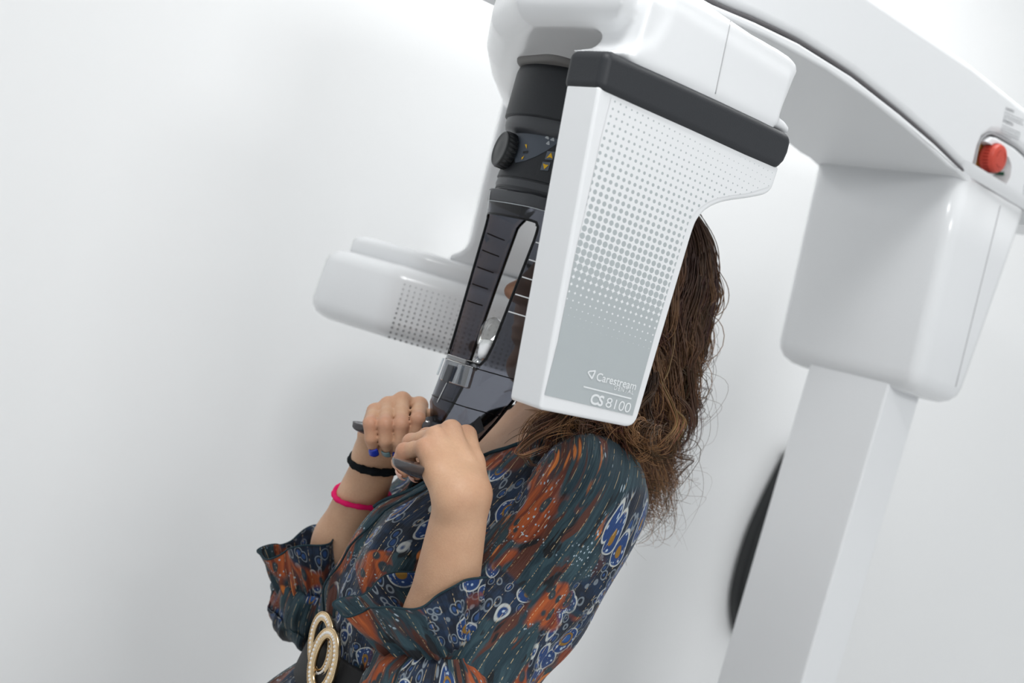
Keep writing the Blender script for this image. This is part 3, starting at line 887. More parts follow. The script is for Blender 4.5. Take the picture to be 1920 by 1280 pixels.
# ---- smoked visor: channel open at the back with a big window in front
ZV = [1.603, 1.590, 1.5775, 1.5765, 1.572, 1.566, 1.556, 1.537, 1.517, 1.498, 1.479, 1.46, 1.44, 1.425, 1.417, 1.412, 1.390, 1.364, 1.349, 1.337]
SFt = ([1.337, 1.349, 1.364, 1.416, 1.575, 1.603], [0.150, 0.1585, 0.165, 0.160, 0.153, 0.157])
WFt = ([1.337, 1.364, 1.416, 1.575, 1.59, 1.603], [0.026, 0.0275, 0.028, 0.040, 0.043, 0.044])
SBt = ([1.337, 1.364, 1.39, 1.416, 1.50, 1.575, 1.603], [0.137, 0.123, 0.112, 0.110, 0.100, 0.090, 0.060])
WBt = ([1.337, 1.39, 1.416, 1.575, 1.603], [0.034, 0.043, 0.046, 0.056, 0.070])
def visor_st(z, q):
    """q in [-1, 1]: -1 far back edge, 1 near back edge, |q|<=0.4 front face"""
    sf, wf = lerp_tab(z, *SFt), lerp_tab(z, *WFt)
    sb, wbk = lerp_tab(z, *SBt), lerp_tab(z, *WBt)
    rc = 0.30
    a = abs(q); sg = 1 if q >= 0 else -1
    bow = 0.004 * (1 - min(a / 0.4, 1) ** 2)
    def front(x): return (sf + bow, wf * x / 0.4)
    def side(x): x = (x - 0.4) / 0.6; return (sf + (sb - sf) * x, wf + (wbk - wf) * x + 0.004 * math.sin(math.pi * x))
    lo, hi = 0.27, 0.50
    if a <= lo: s, t = front(a)
    elif a >= hi: s, t = side(a)
    else:
        k = (a - lo) / (hi - lo); p0, p2 = front(lo), side(hi); pm = (sf + bow * 0.3, wf)
        s = p0[0] * (1 - k) ** 2 + pm[0] * 2 * k * (1 - k) + p2[0] * k * k
        t = p0[1] * (1 - k) ** 2 + pm[1] * 2 * k * (1 - k) + p2[1] * k * k
    return s, t * sg
def visor_pt(z, q, out=0.0):
    s, t = visor_st(z, q)
    if out:
        s2, t2 = visor_st(z, q + 0.02); s1, t1 = visor_st(z, q - 0.02)
        ds, dt = s2 - s1, t2 - t1; L = math.hypot(ds, dt) or 1
        s += dt / L * out; t += -ds / L * out
    return W(s, t, z)
QS = [-1, -0.9, -0.8, -0.7, -0.6, -0.54, -0.50, -0.46, -0.42, -0.385, -0.35, -0.31, -0.27, -0.18, -0.09, 0, 0.09, 0.18, 0.27, 0.31, 0.35, 0.385, 0.42, 0.46, 0.50, 0.54, 0.6, 0.7, 0.8, 0.9, 1]
ZW0, ZW1 = 1.4165, 1.5765           # window
def window_half(z):                  # half opening in q at height z (rounded corners)
    if z < 1.4168 or z > 1.5768: return -1
    return lerp_tab(z, [1.4168, 1.425, 1.44, 1.556, 1.566, 1.572, 1.5766], [0.40, 0.45, 0.47, 0.47, 0.465, 0.455, 0.41])
vv = [visor_pt(z, q) for z in ZV for q in QS]
vf = []
nq = len(QS)
for i in range(len(ZV) - 1):
    zm = (ZV[i] + ZV[i + 1]) / 2; wh = window_half(zm)
    for j in range(nq - 1):
        qm = (QS[j] + QS[j + 1]) / 2
        if abs(qm) < wh: continue
        vf.append([i * nq + j, i * nq + j + 1, (i + 1) * nq + j + 1, (i + 1) * nq + j])
visor = mesh_obj("smoked_visor", vv, vf, M_SMOKE, machine, label="smoked clear visor around the face")
so = visor.modifiers.new("thick", 'SOLIDIFY'); so.thickness = 0.0026; so.offset = 0.0
# rim of the window and outer edges
rimp = []
zs = np.linspace(ZW0 + 0.0005, ZW1 - 0.0005, 40)
for z in zs: rimp.append(visor_pt(float(z), window_half(float(z))))
for q in np.linspace(window_half(ZW1 - 0.0005), -window_half(ZW1 - 0.0005), 18)[1:-1]: rimp.append(visor_pt(ZW1, float(q)))
for z in zs[::-1]: rimp.append(visor_pt(float(z), -window_half(float(z))))
for q in np.linspace(-window_half(ZW0 + 0.0005), window_half(ZW0 + 0.0005), 14)[1:-1]: rimp.append(visor_pt(ZW0, float(q)))
tube("window_rim", rimp + [rimp[0]], 0.0015, M_RIM, visor, seg=8, closed=True)
for sg in (-1, 1):
    tube("visor_edge", [visor_pt(z, sg) for z in np.linspace(1.337, 1.60, 60)], 0.0016, M_RIM, visor, seg=8)
tube("visor_edge", [visor_pt(1.337, q) for q in np.linspace(-1, 1, 40)], 0.0017, M_RIM, visor, seg=8)
# band at the top of the visor
cb = [[visor_pt(z, q, 0.0022 if k else 0.0005) for q in np.linspace(-0.999, 0.999, 61)] for k, z in ((0, 1.603), (1, 1.6015), (1, 1.5905), (0, 1.5895))]
o = loft("visor_band", cb, M_DARK2, visor, (False, False), closed=False)
tube("band_line", [visor_pt(1.5893, q, 0.0016) for q in np.linspace(-0.9, 0.9, 50)], 0.0005, M_SYMBOL, visor, seg=6)
tube("centre_mark", [visor_pt(z, -0.30, 0.003) for z in np.linspace(1.5805, 1.600, 6)], 0.0005, M_TICKW, visor, seg=6)
cap_v = [W(lerp_tab(0, [0], [0]), 0, 0)]
# height ticks on both side plates
for k in range(5):
    z = 1.556 - 0.01925 * k
    for sg, mt, nm, q0, q1 in ((1, M_TICKW, "white_tick", 0.49, 0.95), (-1, M_TICKB, "black_tick", 0.52, 0.86)):
        q0k = q0
        pts = []
        for dz in (0.0007, -0.0007):
            pts.append([visor_pt(z + dz, sg * q, 0.0018 * (1 if sg > 0 else -1)) for q in np.linspace(q0k, q1, 8)])
        loft(nm, pts, mt, visor, (False, False), closed=False)
# ledges inside the lower part
for z in (1.4125, 1.371):
    tube("visor_ledge", [visor_pt(z, q, 0.0012) for q in np.linspace(-0.96, 0.96, 60)], 0.0006, M_RIM, visor, seg=6)
tube("pointer_line", [visor_pt(z, -0.02 - 0.07 * (1.398 - z) / 0.03, 0.002) for z in np.linspace(1.398, 1.366, 6)], 0.0005, M_TICKW, visor, seg=6)
# dark diamond emblem plates on the lower sides
dm = [visor_pt(1.366, 0.66, 0.0016), visor_pt(1.3575, 0.60, 0.0016), visor_pt(1.346, 0.74, 0.0016), visor_pt(1.353, 0.86, 0.0016)]
prism("dark_plate", dm, N * 0.0006, M_DARK, visor)

# bite holder of clear acrylic, dark insert, white bite block in film
def VP(q, z, out): return visor_pt(z, q, out)
bh0, bh1 = 1.390, 1.4135
bhp = [VP(-0.08, bh0, 0.001), VP(-0.08, bh0, 0.011), VP(0.38, bh0, 0.011), VP(0.40, bh0, 0.001)]
bh = prism("bite_holder", bhp, Vector((0, 0, bh1 - bh0)), M_CLEAR, machine, bev=0.0022, seg=3, label="clear acrylic bite holder")
bhp2 = [VP(-0.13, bh1, 0.0095), VP(0.27, bh1, 0.0095), VP(0.27, bh1, -0.020), VP(-0.13, bh1, -0.020)]
prism("clear_bridge", bhp2, Vector((0, 0, 0.005)), M_CLEAR, bh, bev=0.001, seg=2)
for qa, qb, za, zb in ((0.22, 0.26, 1.391, 1.412), (-0.15, -0.12, 1.394, 1.413)):
    pr = [VP(qa, za, 0.0112), VP(qb, za, 0.0112), VP(qb, zb, 0.0112), VP(qa, zb, 0.0112)]
    prism("clear_rib", pr, F * 0.002, M_CLEAR, bh, bev=0.0005, seg=2)
dk = [VP(0.04, 1.3905, 0.0115), VP(0.15, 1.3895, 0.0115), VP(0.15, 1.4085, 0.0115), VP(0.04, 1.4085, 0.0115)]
prism("dark_insert", dk, F * 0.003, M_DARK2, bh, bev=0.001, seg=2)
stem0 = at(902, 672, 1.345); stem1 = at(912, 640, 1.352); stem2 = at(925, 606, 1.362)
tube("bite_stem", [at(888, 690, 1.338), stem0], 0.0045, M_CLEAR, machine, seg=12)
def flat_loft(name, pts, ws, hs, mat, parent, **tags):
    rings = []
    fr = frames(pts)
    for (t, u, v), p, w, h in zip(fr, pts, ws, hs):
        side = (N - t * N.dot(t)).normalized(); nrm = t.cross(side).normalized()
        rings.append([p + side * (w * math.cos(a)) + nrm * (h * math.sin(a)) for a in np.linspace(0, 2 * math.pi, 20, endpoint=False)])
    return loft(name, rings, mat, parent, **tags)
flat_loft("bite_block", [stem0, stem0.lerp(stem1, .3), stem0.lerp(stem1, .7), stem1], [0.004, 0.006, 0.0075, 0.008], [0.004, 0.0045, 0.0048, 0.0048], M_WHITE2, machine, label="white bite block")
# crumpled film sleeve over the bite tip
fl = []
pth = [stem0.lerp(stem1, .75), stem1, stem1.lerp(stem2, .35), stem1.lerp(stem2, .7), stem2, stem2 + (stem2 - stem1) * 0.25]
for i, p in enumerate(pth):
    t = (stem2 - stem1).normalized(); side = (N - t * N.dot(t)).normalized(); nrm = t.cross(side)
    base = [0.0085, 0.0105, 0.012, 0.0125, 0.0105, 0.005][i]
    fl.append([p + side * (math.cos(a) * base * random.uniform(.8, 1.2)) + nrm * (math.sin(a) * base * 0.75 * random.uniform(.75, 1.25)) for a in np.linspace(0, 2 * math.pi, 14, endpoint=False)])
film = loft("bite_film", fl, M_FILM, machine, label="crumpled clear film over the bite block")
film.data.polygons.foreach_set('use_smooth', [False] * len(film.data.polygons))

# ---- handles: flattened horns pointing forwards and outwards
def handle(path):
    pts = spline(path, 28)
    rings = []
    fr = frames(pts)
    for k, p in enumerate(pts):
        x = k / 27
        d = fr[k][0]; side = d.cross(UP).normalized(); nrm = side.cross(d).normalized()
        w = 0.0125 + 0.003 * x; h_ = 0.0100 - 0.0040 * x
        if x > 0.70:
            y = (x - 0.70) / 0.30; w *= math.sqrt(max(1 - y ** 2.0, 0.004)); h_ *= math.sqrt(max(1 - y ** 2.0, 0.02))
        rings.append([p + side * (w * math.cos(a)) + nrm * (h_ * math.sin(a) + 0.004 * x * math.cos(a) ** 2) for a in np.linspace(0, 2 * math.pi, 24, endpoint=False)])
    return loft("grip_handle", rings, M_GRIP, machine, label="dark grey grip handle")
M_GRIP = plastic("dark grey glossy plastic", (0.062, 0.058, 0.062), 0.16, 0.5, coat=0.3)
handle([W(0.160, 0.016, 1.340), at(838, 868, 1.285), at(798, 884, 1.240), at(740, 868, 1.192)])
handle([W(0.160, -0.016, 1.340), at(765, 806, 1.400), at(712, 808, 1.385), at(661, 798, 1.368)])
root_pts = [W(0.140, -0.024, 1.333), W(0.162, -0.022, 1.333), W(0.162, 0.022, 1.333), W(0.140, 0.024, 1.333)]
prism("handle_root", root_pts, Vector((0, 0, 0.012)), M_DARK2, machine, bev=0.004, seg=3)

# ================================================================== the patient
# the patient's own frame: turned a little further from the camera than the machine's axis
AXP = math.radians(70)
F = Vector((-math.sin(AXP), -math.cos(AXP), 0)); N = Vector((math.cos(AXP), -math.sin(AXP), 0)); O = Vector((0.082, 1.457, 0))
HS = -0.010                                            # head centre forward of O
person = empty("person", W(0.08, 0.0, 0.0), "person in a dark paisley dress with curly brown hair gripping the machine's handles", "person")

# body measures by height: z, centre s, half depth, half width
TZ = [0.80, 0.92, 0.99, 1.06, 1.15, 1.24, 1.30, 1.335, 1.362, 1.382, 1.40, 1.42]
TSC = [0.105, 0.115, 0.115, 0.100, 0.085, 0.046, 0.014, 0.003, -0.003, -0.007, -0.011, -0.014]
THS = [0.150, 0.145, 0.128, 0.094, 0.104, 0.113, 0.104, 0.092, 0.078, 0.068, 0.060, 0.055]
THT = [0.185, 0.175, 0.148, 0.120, 0.130, 0.144, 0.158, 0.150, 0.126, 0.090, 0.068, 0.056]

# ---- joints (arms bend at shoulder, elbow, wrist)
S_L, E_L, W_L = W(0.018, 0.150, 1.320), at(790, 1345, 1.25), at(868, 930, 1.215)
S_R, E_R, W_R = W(0.02, -0.150, 1.295), at(590, 1142, 1.515), at(712, 848, 1.44)
near_f = {  # index, middle, ring, little: knuckle, pip, dip, tip
    'i': [at(874, 816, 1.285), at(832, 826, 1.318), at(826, 862, 1.325), at(842, 882, 1.305)],
    'm': [at(846, 807, 1.263), at(800, 818, 1.300), at(790, 856, 1.310), at(805, 884, 1.292)],
    'r': [at(816, 819, 1.246), at(771, 829, 1.276), at(763, 862, 1.288), at(780, 888, 1.270)],
    'l': [at(797, 839, 1.234), at(758, 845, 1.252), at(748, 866, 1.266), at(758, 884, 1.252)]}
far_f = {
    'i': [at(786, 760, 1.412), at(784, 786, 1.366), at(775, 820, 1.368), at(766, 842, 1.385)],
    'm': [at(754, 751, 1.407), at(752, 797, 1.360), at(749, 828, 1.362), at(747, 845, 1.376)],
    'r': [at(728, 760, 1.402), at(722, 796, 1.357), at(723, 826, 1.359), at(727, 842, 1.372)],
    'l': [at(703, 771, 1.396), at(694, 794, 1.358), at(696, 822, 1.360), at(701, 841, 1.369)]}
near_thumb = [at(872, 900, 1.240), at(866, 872, 1.268), at(852, 862, 1.292), at(838, 862, 1.303)]
far_thumb = [at(742, 838, 1.432), at(782, 815, 1.424), at(803, 797, 1.412), at(809, 778, 1.404)]

# ---- signed distance body on a rectilinear grid, skinned as one continuous surface
h = 0.0021
x_ax = np.arange(-0.235, 0.275, h); y_ax = np.arange(1.165, 1.66, h)
z_ax = np.concatenate([np.arange(-0.02, 0.98, 0.02), np.arange(0.98, 1.69, h)])
nx, ny, nz = len(x_ax), len(y_ax), len(z_ax)
FIELD = np.full((nx, ny, nz), 0.05, dtype=np.float32)

def sub_box(lo, hi, pad):
    i0, i1 = np.searchsorted(x_ax, lo[0] - pad), np.searchsorted(x_ax, hi[0] + pad)
    j0, j1 = np.searchsorted(y_ax, lo[1] - pad), np.searchsorted(y_ax, hi[1] + pad)
    k0, k1 = np.searchsorted(z_ax, lo[2] - pad), np.searchsorted(z_ax, hi[2] + pad)
    sl = (slice(i0, i1), slice(j0, j1), slice(k0, k1))
    g = (x_ax[i0:i1][:, None, None].astype(np.float32), y_ax[j0:j1][None, :, None].astype(np.float32), z_ax[k0:k1][None, None, :].astype(np.float32))
    return sl, g
def cap_sdf(g, a, b, ra, rb):
    ab = b - a; L2 = max(ab.length_squared, 1e-9)
    px_, py_, pz_ = g[0] - a.x, g[1] - a.y, g[2] - a.z
    t = np.clip((px_ * ab.x + py_ * ab.y + pz_ * ab.z) / L2, 0, 1)
    return np.sqrt((px_ - t * ab.x) ** 2 + (py_ - t * ab.y) ** 2 + (pz_ - t * ab.z) ** 2) - (ra + (rb - ra) * t)
def bounds(ps, r):
    return [min(p[i] for p in ps) - r for i in range(3)], [max(p[i] for p in ps) + r for i in range(3)]
def add_cap(a, b, ra, rb, k=0.01):
    lo, hi = bounds([a, b], max(ra, rb))
    sl, g = sub_box(lo, hi, 0.03)
    FIELD[sl] = smin(FIELD[sl], cap_sdf(g, a, b, ra, rb), k)
def local_st(g):
    dx, dy = g[0] - O.x, g[1] - O.y
    return dx * F.x + dy * F.y, dx * N.x + dy * N.y
def add_ell(s, t, z, rs, rt, rz, k=0.012, sub=False):
    c = W(s, t, z); R = max(rs, rt, rz)
    sl, g = sub_box([c.x - R, c.y - R, c.z - R], [c.x + R, c.y + R, c.z + R], 0.03)
    S, T = local_st(g)
    q = np.sqrt(((S - s) / rs) ** 2 + ((T - t) / rt) ** 2 + ((g[2] - z) / rz) ** 2)
    d = (q - 1) * min(rs, rt, rz)
    if sub: FIELD[sl] = -smin(-FIELD[sl], d, k)
    else: FIELD[sl] = smin(FIELD[sl], d, k)

# legs and feet (under the skirt)
for sg in (1, -1):
    hip, knee, ank, toe = W(0.085, 0.085 * sg, 0.90), W(0.095, 0.08 * sg, 0.50), W(0.06, 0.075 * sg, 0.09), W(0.20, 0.09 * sg, 0.035)
    add_cap(hip, knee, 0.085, 0.058, 0.03); add_cap(knee, ank, 0.055, 0.036, 0.03); add_cap(ank, toe, 0.036, 0.030, 0.02)
# trunk
sl, g = sub_box([-0.24, 1.15, 0.80], [0.28, 1.67, 1.415], 0.0)
S, T = local_st(g)
Zg = np.broadcast_to(g[2], S.shape[:2] + (g[2].shape[2],))
sc_ = np.interp(g[2].ravel(), TZ, TSC)[None, None, :]; hs_ = np.interp(g[2].ravel(), TZ, THS)[None, None, :] - 0.011; ht_ = np.interp(g[2].ravel(), TZ, THT)[None, None, :] - 0.011
q = np.sqrt(((S - sc_) / hs_) ** 2 + (T / ht_) ** 2)
FIELD[sl] = smin(FIELD[sl], ((q - 1) * np.minimum(hs_, ht_)).astype(np.float32), 0.02)
for sg in (1, -1): add_ell(0.075, 0.062 * sg, 1.228, 0.055, 0.055, 0.055, 0.03)
# neck, collarbones
add_cap(W(-0.030, 0, 1.46), W(-0.010, 0, 1.355), 0.050, 0.054, 0.03)
for sg in (1, -1):
    add_cap(W(0.010, 0.050 * sg, 1.46), W(0.045, 0.012 * sg, 1.352), 0.009, 0.008, 0.022)
    add_cap(W(0.052, 0.012 * sg, 1.350), W(0.020, 0.125 * sg, 1.362), 0.008, 0.008, 0.02)
# head
add_ell(HS - 0.012, 0, 1.555, 0.096, 0.074, 0.098, 0.02)
add_ell(HS + 0.028, 0, 1.487, 0.066, 0.058, 0.078, 0.03)
add_ell(HS + 0.076, 0, 1.424, 0.018, 0.020, 0.017, 0.025)
for sg in (1, -1):
    add_ell(HS + 0.058, 0.036 * sg, 1.492, 0.026, 0.022, 0.028, 0.03)
    add_cap(W(HS + 0.078, 0.008 * sg, 1.553), W(HS + 0.062, 0.046 * sg, 1.555), 0.010, 0.007, 0.015)
    add_ell(HS + 0.094, 0.031 * sg, 1.534, 0.013, 0.015, 0.010, 0.012, sub=True)
    add_ell(HS + 0.076, 0.031 * sg, 1.533, 0.014, 0.0145, 0.0125, 0.004)
    add_ell(HS - 0.008, 0.078 * sg, 1.515, 0.018, 0.007, 0.030, 0.006)
    add_ell(HS + 0.102, 0.011 * sg, 1.499, 0.009, 0.0065, 0.007, 0.006)
add_cap(W(HS + 0.085, 0, 1.545), W(HS + 0.108, 0, 1.508), 0.0075, 0.0085, 0.012)
add_ell(HS + 0.112, 0, 1.5035, 0.0105, 0.0095, 0.009, 0.008)
add_ell(HS + 0.088, 0, 1.466, 0.0125, 0.021, 0.0065, 0.007)
add_ell(HS + 0.086, 0, 1.455, 0.0120, 0.018, 0.0065, 0.006)
# arms
def fore(Wp, E, S_, r0, r1, r2):
    d = (E - Wp)
    add_cap(Wp, Wp + d * 0.55, r0, r1, 0.012); add_cap(Wp + d * 0.55, E, r1, r1 * 0.95, 0.012)
    add_cap(E, S_, r1 * 0.98, r2, 0.02)
fore(W_L, E_L, S_L, 0.0255, 0.0345, 0.046)
fore(W_R, E_R, S_R, 0.0235, 0.0330, 0.046)
# hands
def hand(fs, th, Wp, Ebow, scale=1.0):
    keys = 'imrl'
    palm_r = {'i': 0.0108, 'm': 0.0112, 'r': 0.0108, 'l': 0.0098}
    alld = [p for f in fs.values() for p in f] + th + [Wp]
    lo, hi = bounds(alld, 0.02)
    sl, g = sub_box(lo, hi, 0.02)
    base = FIELD[sl].copy()
    axis = (fs['l'][0] - fs['i'][0]).normalized()
    palm = None
    for n_, k in enumerate(keys):
        w = Wp + axis * ((n_ - 1.5) * 0.0105 * scale)
        mid = w.lerp(fs[k][0], 0.5)
        for a, b, ra, rb in ((w, mid, 0.0165, 0.0140), (mid, fs[k][0], 0.0140, palm_r[k])):
            d = cap_sdf(g, a, b, ra * scale, rb * scale)
            palm = d if palm is None else smin(palm, d, 0.007)
    d = cap_sdf(g, th[0], th[1], 0.0150 * scale, 0.0125 * scale); palm = smin(palm, d, 0.014)
    base = smin(base, palm, 0.014)
    fingers = None
    for k in keys:
        p = fs[k]
        rr = [0.0098, 0.0087, 0.0076, 0.0068] if k != 'l' else [0.0088, 0.0078, 0.0070, 0.0062]
        rr = [x * scale for x in rr]
        ch = None
        for a, b, ra, rb in ((p[0], p[1], rr[0], rr[1]), (p[1], p[2], rr[1], rr[2]), (p[2], p[3], rr[2], rr[3])):
            mid = a.lerp(b, 0.5)
            for (aa, bb, r1_, r2_) in ((a, mid, ra, (ra + rb) / 2 * 0.92), (mid, b, (ra + rb) / 2 * 0.92, rb)):
                d = cap_sdf(g, aa, bb, r1_, r2_)
                ch = d if ch is None else smin(ch, d, 0.0035)
        fingers = ch if fingers is None else np.minimum(fingers, ch)
    d = smin(cap_sdf(g, th[1], th[2], 0.0118 * scale, 0.0100 * scale), cap_sdf(g, th[2], th[3], 0.0100 * scale, 0.0082 * scale), 0.004)
    fingers = np.minimum(fingers, d)
    FIELD[sl] = smin(base, fingers, 0.0032)
hand(near_f, near_thumb, W_L, E_L, 1.0)
hand(far_f, far_thumb, W_R, E_R, 0.93)

bv, bf = surface_nets(FIELD, x_ax, y_ax, z_ax)
bv = relax(bv, bf, 1)
body = np_mesh("body", bv, bf, M_SKIN, person)
# blush over the finger joints and nose
blush = np.zeros(len(bv), dtype=np.float32)
for fs in (near_f, far_f):
    for k in fs:
        for j, (r_, a_) in enumerate(((0.012, .22), (0.0115, .42), (0.009, .25), (0.009, .35))):
            dd = np.linalg.norm(bv - np.array(fs[k][j]), axis=1)
            blush = np.maximum(blush, a_ * np.clip(1.45 - dd / r_, 0, 1).astype(np.float32))
dd = np.linalg.norm(bv - np.array(W(HS + 0.11, 0, 1.503)), axis=1); blush = np.maximum(blush, 0.3 * np.clip(1.5 - dd / 0.02, 0, 1).astype(np.float32))
body.data.attributes.new('blush', 'FLOAT', 'POINT').data.foreach_set('value', blush)
del FIELD

# nails
def nail(f, mat, out_hint, w=0.0052, l=0.0058, rad=0.0070, name="fingernail"):
    d = (f[3] - f[2]).normalized()
    o_ = (out_hint - d * out_hint.dot(d)).normalized(); sd = d.cross(o_)
    c = f[3] + d * 0.0012
    vs, fc = [], []
    nu, nv_ = 7, 6
    for i in range(nu):
        for j in range(nv_):
            a = (i / (nu - 1) * 2 - 1) * 0.95; b = (j / (nv_ - 1) * 2 - 1)
            wv = 1 - 0.28 * max(0, b) ** 3 - 0.2 * max(0, -b) ** 3
            vs.append(c + d * (b * l) + sd * (math.sin(a) * w * 1.15 * wv) + o_ * (math.cos(a) * rad * 0.62 + rad * 0.42 - 0.0025 * max(0, b) ** 2))
    for i in range(nu - 1):
        for j in range(nv_ - 1):
            fc.append([i * nv_ + j, i * nv_ + j + 1, (i + 1) * nv_ + j + 1, (i + 1) * nv_ + j])
    o = mesh_obj(name, vs, fc, mat, person)
    sm = o.modifiers.new("thick", 'SOLIDIFY'); sm.thickness = 0.0009; sm.offset = -1
    return o
view = Vector((0, -1, 0))
nail(far_f['l'], M_NAILB, view + Vector((0.0, 0, -0.1)), rad=0.0066)
nail(far_f['r'], M_NAILT, view * 0.5 + Vector((0, 0, -0.9)))
nail(far_f['m'], M_NAILB, view * 0.5 + Vector((0, 0, -0.9)))
nail(far_f['i'], M_NAILT, view * 0.6 + Vector((-0.2, 0, -0.7)))
for k in 'imrl':
    nail(near_f[k], M_NAILN, Vector((-0.8, 0.5, -0.3)))

# eyes, brows, lashes, lips
for sg in (1, -1):
    ec = W(HS + 0.0765, 0.031 * sg, 1.533)
    lathe("eyeball", [(0.0001, -0.0125), (0.0075, -0.01), (0.0115, -0.004), (0.0119, 0.001), (0.0105, 0.006), (0.0075, 0.0096), (0.0055, 0.0108), (0.0001, 0.0121)], ec, (F + N * 0.10 * sg).normalized(), M_EYE, person, seg=24)
    lathe("iris", [(0.0058, 0.0108), (0.0045, 0.0119), (0.0001, 0.0125)], ec, (F + N * 0.10 * sg).normalized(), M_IRIS, person, seg=20)
    lv, lf = [], []
    for k in range(16):
        x = (k / 15 * 2 - 1)
        p0 = W(HS + 0.0885 - 0.0045 * x * x, 0.031 * sg + x * 0.0125, 1.5385 - 0.003 * x * x)
        tipd = (F * 0.8 + UP * 0.35 + N * (x * 0.5)).normalized()
        m1 = p0 + tipd * 0.005 - UP * 0.001; tp = p0 + tipd * 0.009 + UP * 0.003
        b0 = len(lv); wv = N * 0.0004
        lv += [p0 - wv, p0 + wv, m1 + wv, m1 - wv, tp, p0 + UP * 0.0006, m1 + UP * 0.0006]
        lf += [[b0, b0 + 1, b0 + 2, b0 + 3], [b0 + 3, b0 + 2, b0 + 4], [b0, b0 + 3, b0 + 6, b0 + 5], [b0 + 1, b0 + 5, b0 + 6, b0 + 2], [b0 + 3, b0 + 4, b0 + 6], [b0 + 2, b0 + 6, b0 + 4]]
    mesh_obj("eyelashes", lv, lf, M_LASH, person, smooth=False)
    bp_ = spline([W(HS + 0.0895, 0.012 * sg, 1.556), W(HS + 0.0865, 0.028 * sg, 1.562), W(HS + 0.070, 0.047 * sg, 1.557)], 14)
    tube("eyebrow", bp_, lambda x: 0.0030 * (1 - 0.7 * x) + 0.0006, M_LASH, person, seg=8)

# ---- dress bodice and skirt
def fold(phi, z):
    return (0.0045 * math.sin(7 * phi + 9 * z + 1.3 * math.sin(14 * z)) + 0.003 * math.sin(13 * phi - 21 * z + 2 * math.sin(3 * phi)) + 0.0018 * math.sin(29 * phi + 35 * z))
def torso_pt(phi, z, out=0.0, folds=True):
    if z >= 0.80:
        sc, hs, ht = lerp_tab(z, TZ, TSC), lerp_tab(z, TZ, THS), lerp_tab(z, TZ, THT)
    else:
        k = (0.80 - z) / 0.70
        sc, hs, ht = 0.085, 0.125 + 0.13 * k, 0.185 + 0.11 * k
    cp, sp = math.cos(phi), math.sin(phi)
    r = 1.0 / (abs(cp / hs) ** 2.15 + abs(sp / ht) ** 2.15) ** (1 / 2.15)
    # bust
    for sg in (1, -1):
        a = (phi - sg * 0.62); r += (0.042 if sg > 0 else 0.072) * math.exp(-(a / 0.55) ** 2 - ((z - 1.218) / 0.068) ** 2)
    amp = 1.0
    if z > 1.31: amp = max(0.25, 1 - (z - 1.31) / 0.06)
    waist = math.exp(-((z - 1.058) / 0.028) ** 2)
    amp *= (1 - 0.75 * waist)
    if z < 1.03: amp *= 1.0 + 2.2 * min(1, (1.03 - z) / 0.25)
    r += 0.012 * math.exp(-((z - 1.13) / 0.045) ** 2)         # bloused above the belt
    r += out + (fold(phi, z) * amp if folds else 0)
    return W(sc + r * cp, r * sp, z)
def neckline(phi):
    a = abs((phi + math.pi) % (2 * math.pi) - math.pi)
    return lerp_tab(a, [0, 0.10, 0.45, 0.95, 1.35, 1.8, math.pi], [1.235, 1.255, 1.318, 1.362, 1.385, 1.396, 1.402])
NPHI = 220
phis = [2 * math.pi * i / NPHI for i in range(NPHI + 1)]
rows = []; uv_rows = []
NZ = 110
for j in range(NZ + 1):
    v = j / NZ
    ring, ur = [], []
    for ph in phis:
        zt = neckline(ph)
        zz = 0.10 + (zt - 0.10) * v ** 0.72
        ring.append(torso_pt(ph, zz)); ur.append((ph * 0.13, zz))
    rows.append(ring); uv_rows += ur
dress = loft("dress", rows, M_FABRIC, person, (False, False), closed=False, uvs=uv_rows, label="dark teal and rust paisley dress")
so = dress.modifiers.new("thick", 'SOLIDIFY'); so.thickness = 0.0012; so.offset = -1
nk_path = [torso_pt(ph, neckline(ph), 0.0012) for ph in phis]
tube("neckline_hem", nk_path, 0.0022, M_HEM, dress, seg=8, closed=True)
# collar facing: wrapped front edge running from near shoulder to waist
wrap = [torso_pt(ph, z, 0.0035) for ph, z in [(0.46 - 0.62 * k / 30, 1.318 - 0.235 * k / 30) for k in range(31)]]
tube("wrap_edge", wrap, 0.0012, M_HEM, dress, seg=8)

def sleeve(name, path, rad, mat, n=110, seg=96, fold_amp=0.005, ph0=0.0, twist=0.0, uvoff=(0, 0), ell=None, **tags):
    pts = spline(path, n)
    fr = frames(pts)
    verts_r, uvs_ = [], []
    dist = 0
    for i, p in enumerate(pts):
        if i: dist += (p - pts[i - 1]).length
        x = i / (n - 1)
        r = lerp_tab(x, *rad)
        t, u, v = fr[i]
        fa = lerp_tab(x, *fold_amp) if isinstance(fold_amp, tuple) else fold_amp
        ring = []
        for k in range(seg + 1):
            a = 2 * math.pi * k / seg
            f = math.sin(5 * a + 7 * x + ph0 + 1.5 * math.sin(9 * x + a)) * 0.55 + math.sin(11 * a - 15 * x + 2 * ph0) * 0.35 + math.sin(23 * a + 6 * math.sin(6 * x) + ph0) * 0.22 + 0.4 * math.sin(26 * x + 2 * a + ph0) * (1 - abs(2 * x - 1))
            rr = r + fa * f
            ring.append(p + u * (rr * math.cos(a)) + v * (rr * math.sin(a)))
            uvs_.append((a * 0.075 + uvoff[0], dist + uvoff[1]))
        verts_r.append(ring)
    o = loft(name, verts_r, mat, person, (False, False), closed=False, uvs=uvs_, **tags)
    so = o.modifiers.new("thick", 'SOLIDIFY'); so.thickness = 0.0010; so.offset = -1
    return o
el_L = at(826, 1206, 1.232); el_R = at(588, 1106, 1.492)
sh_in_L = W(0.004, 0.105, 1.335)
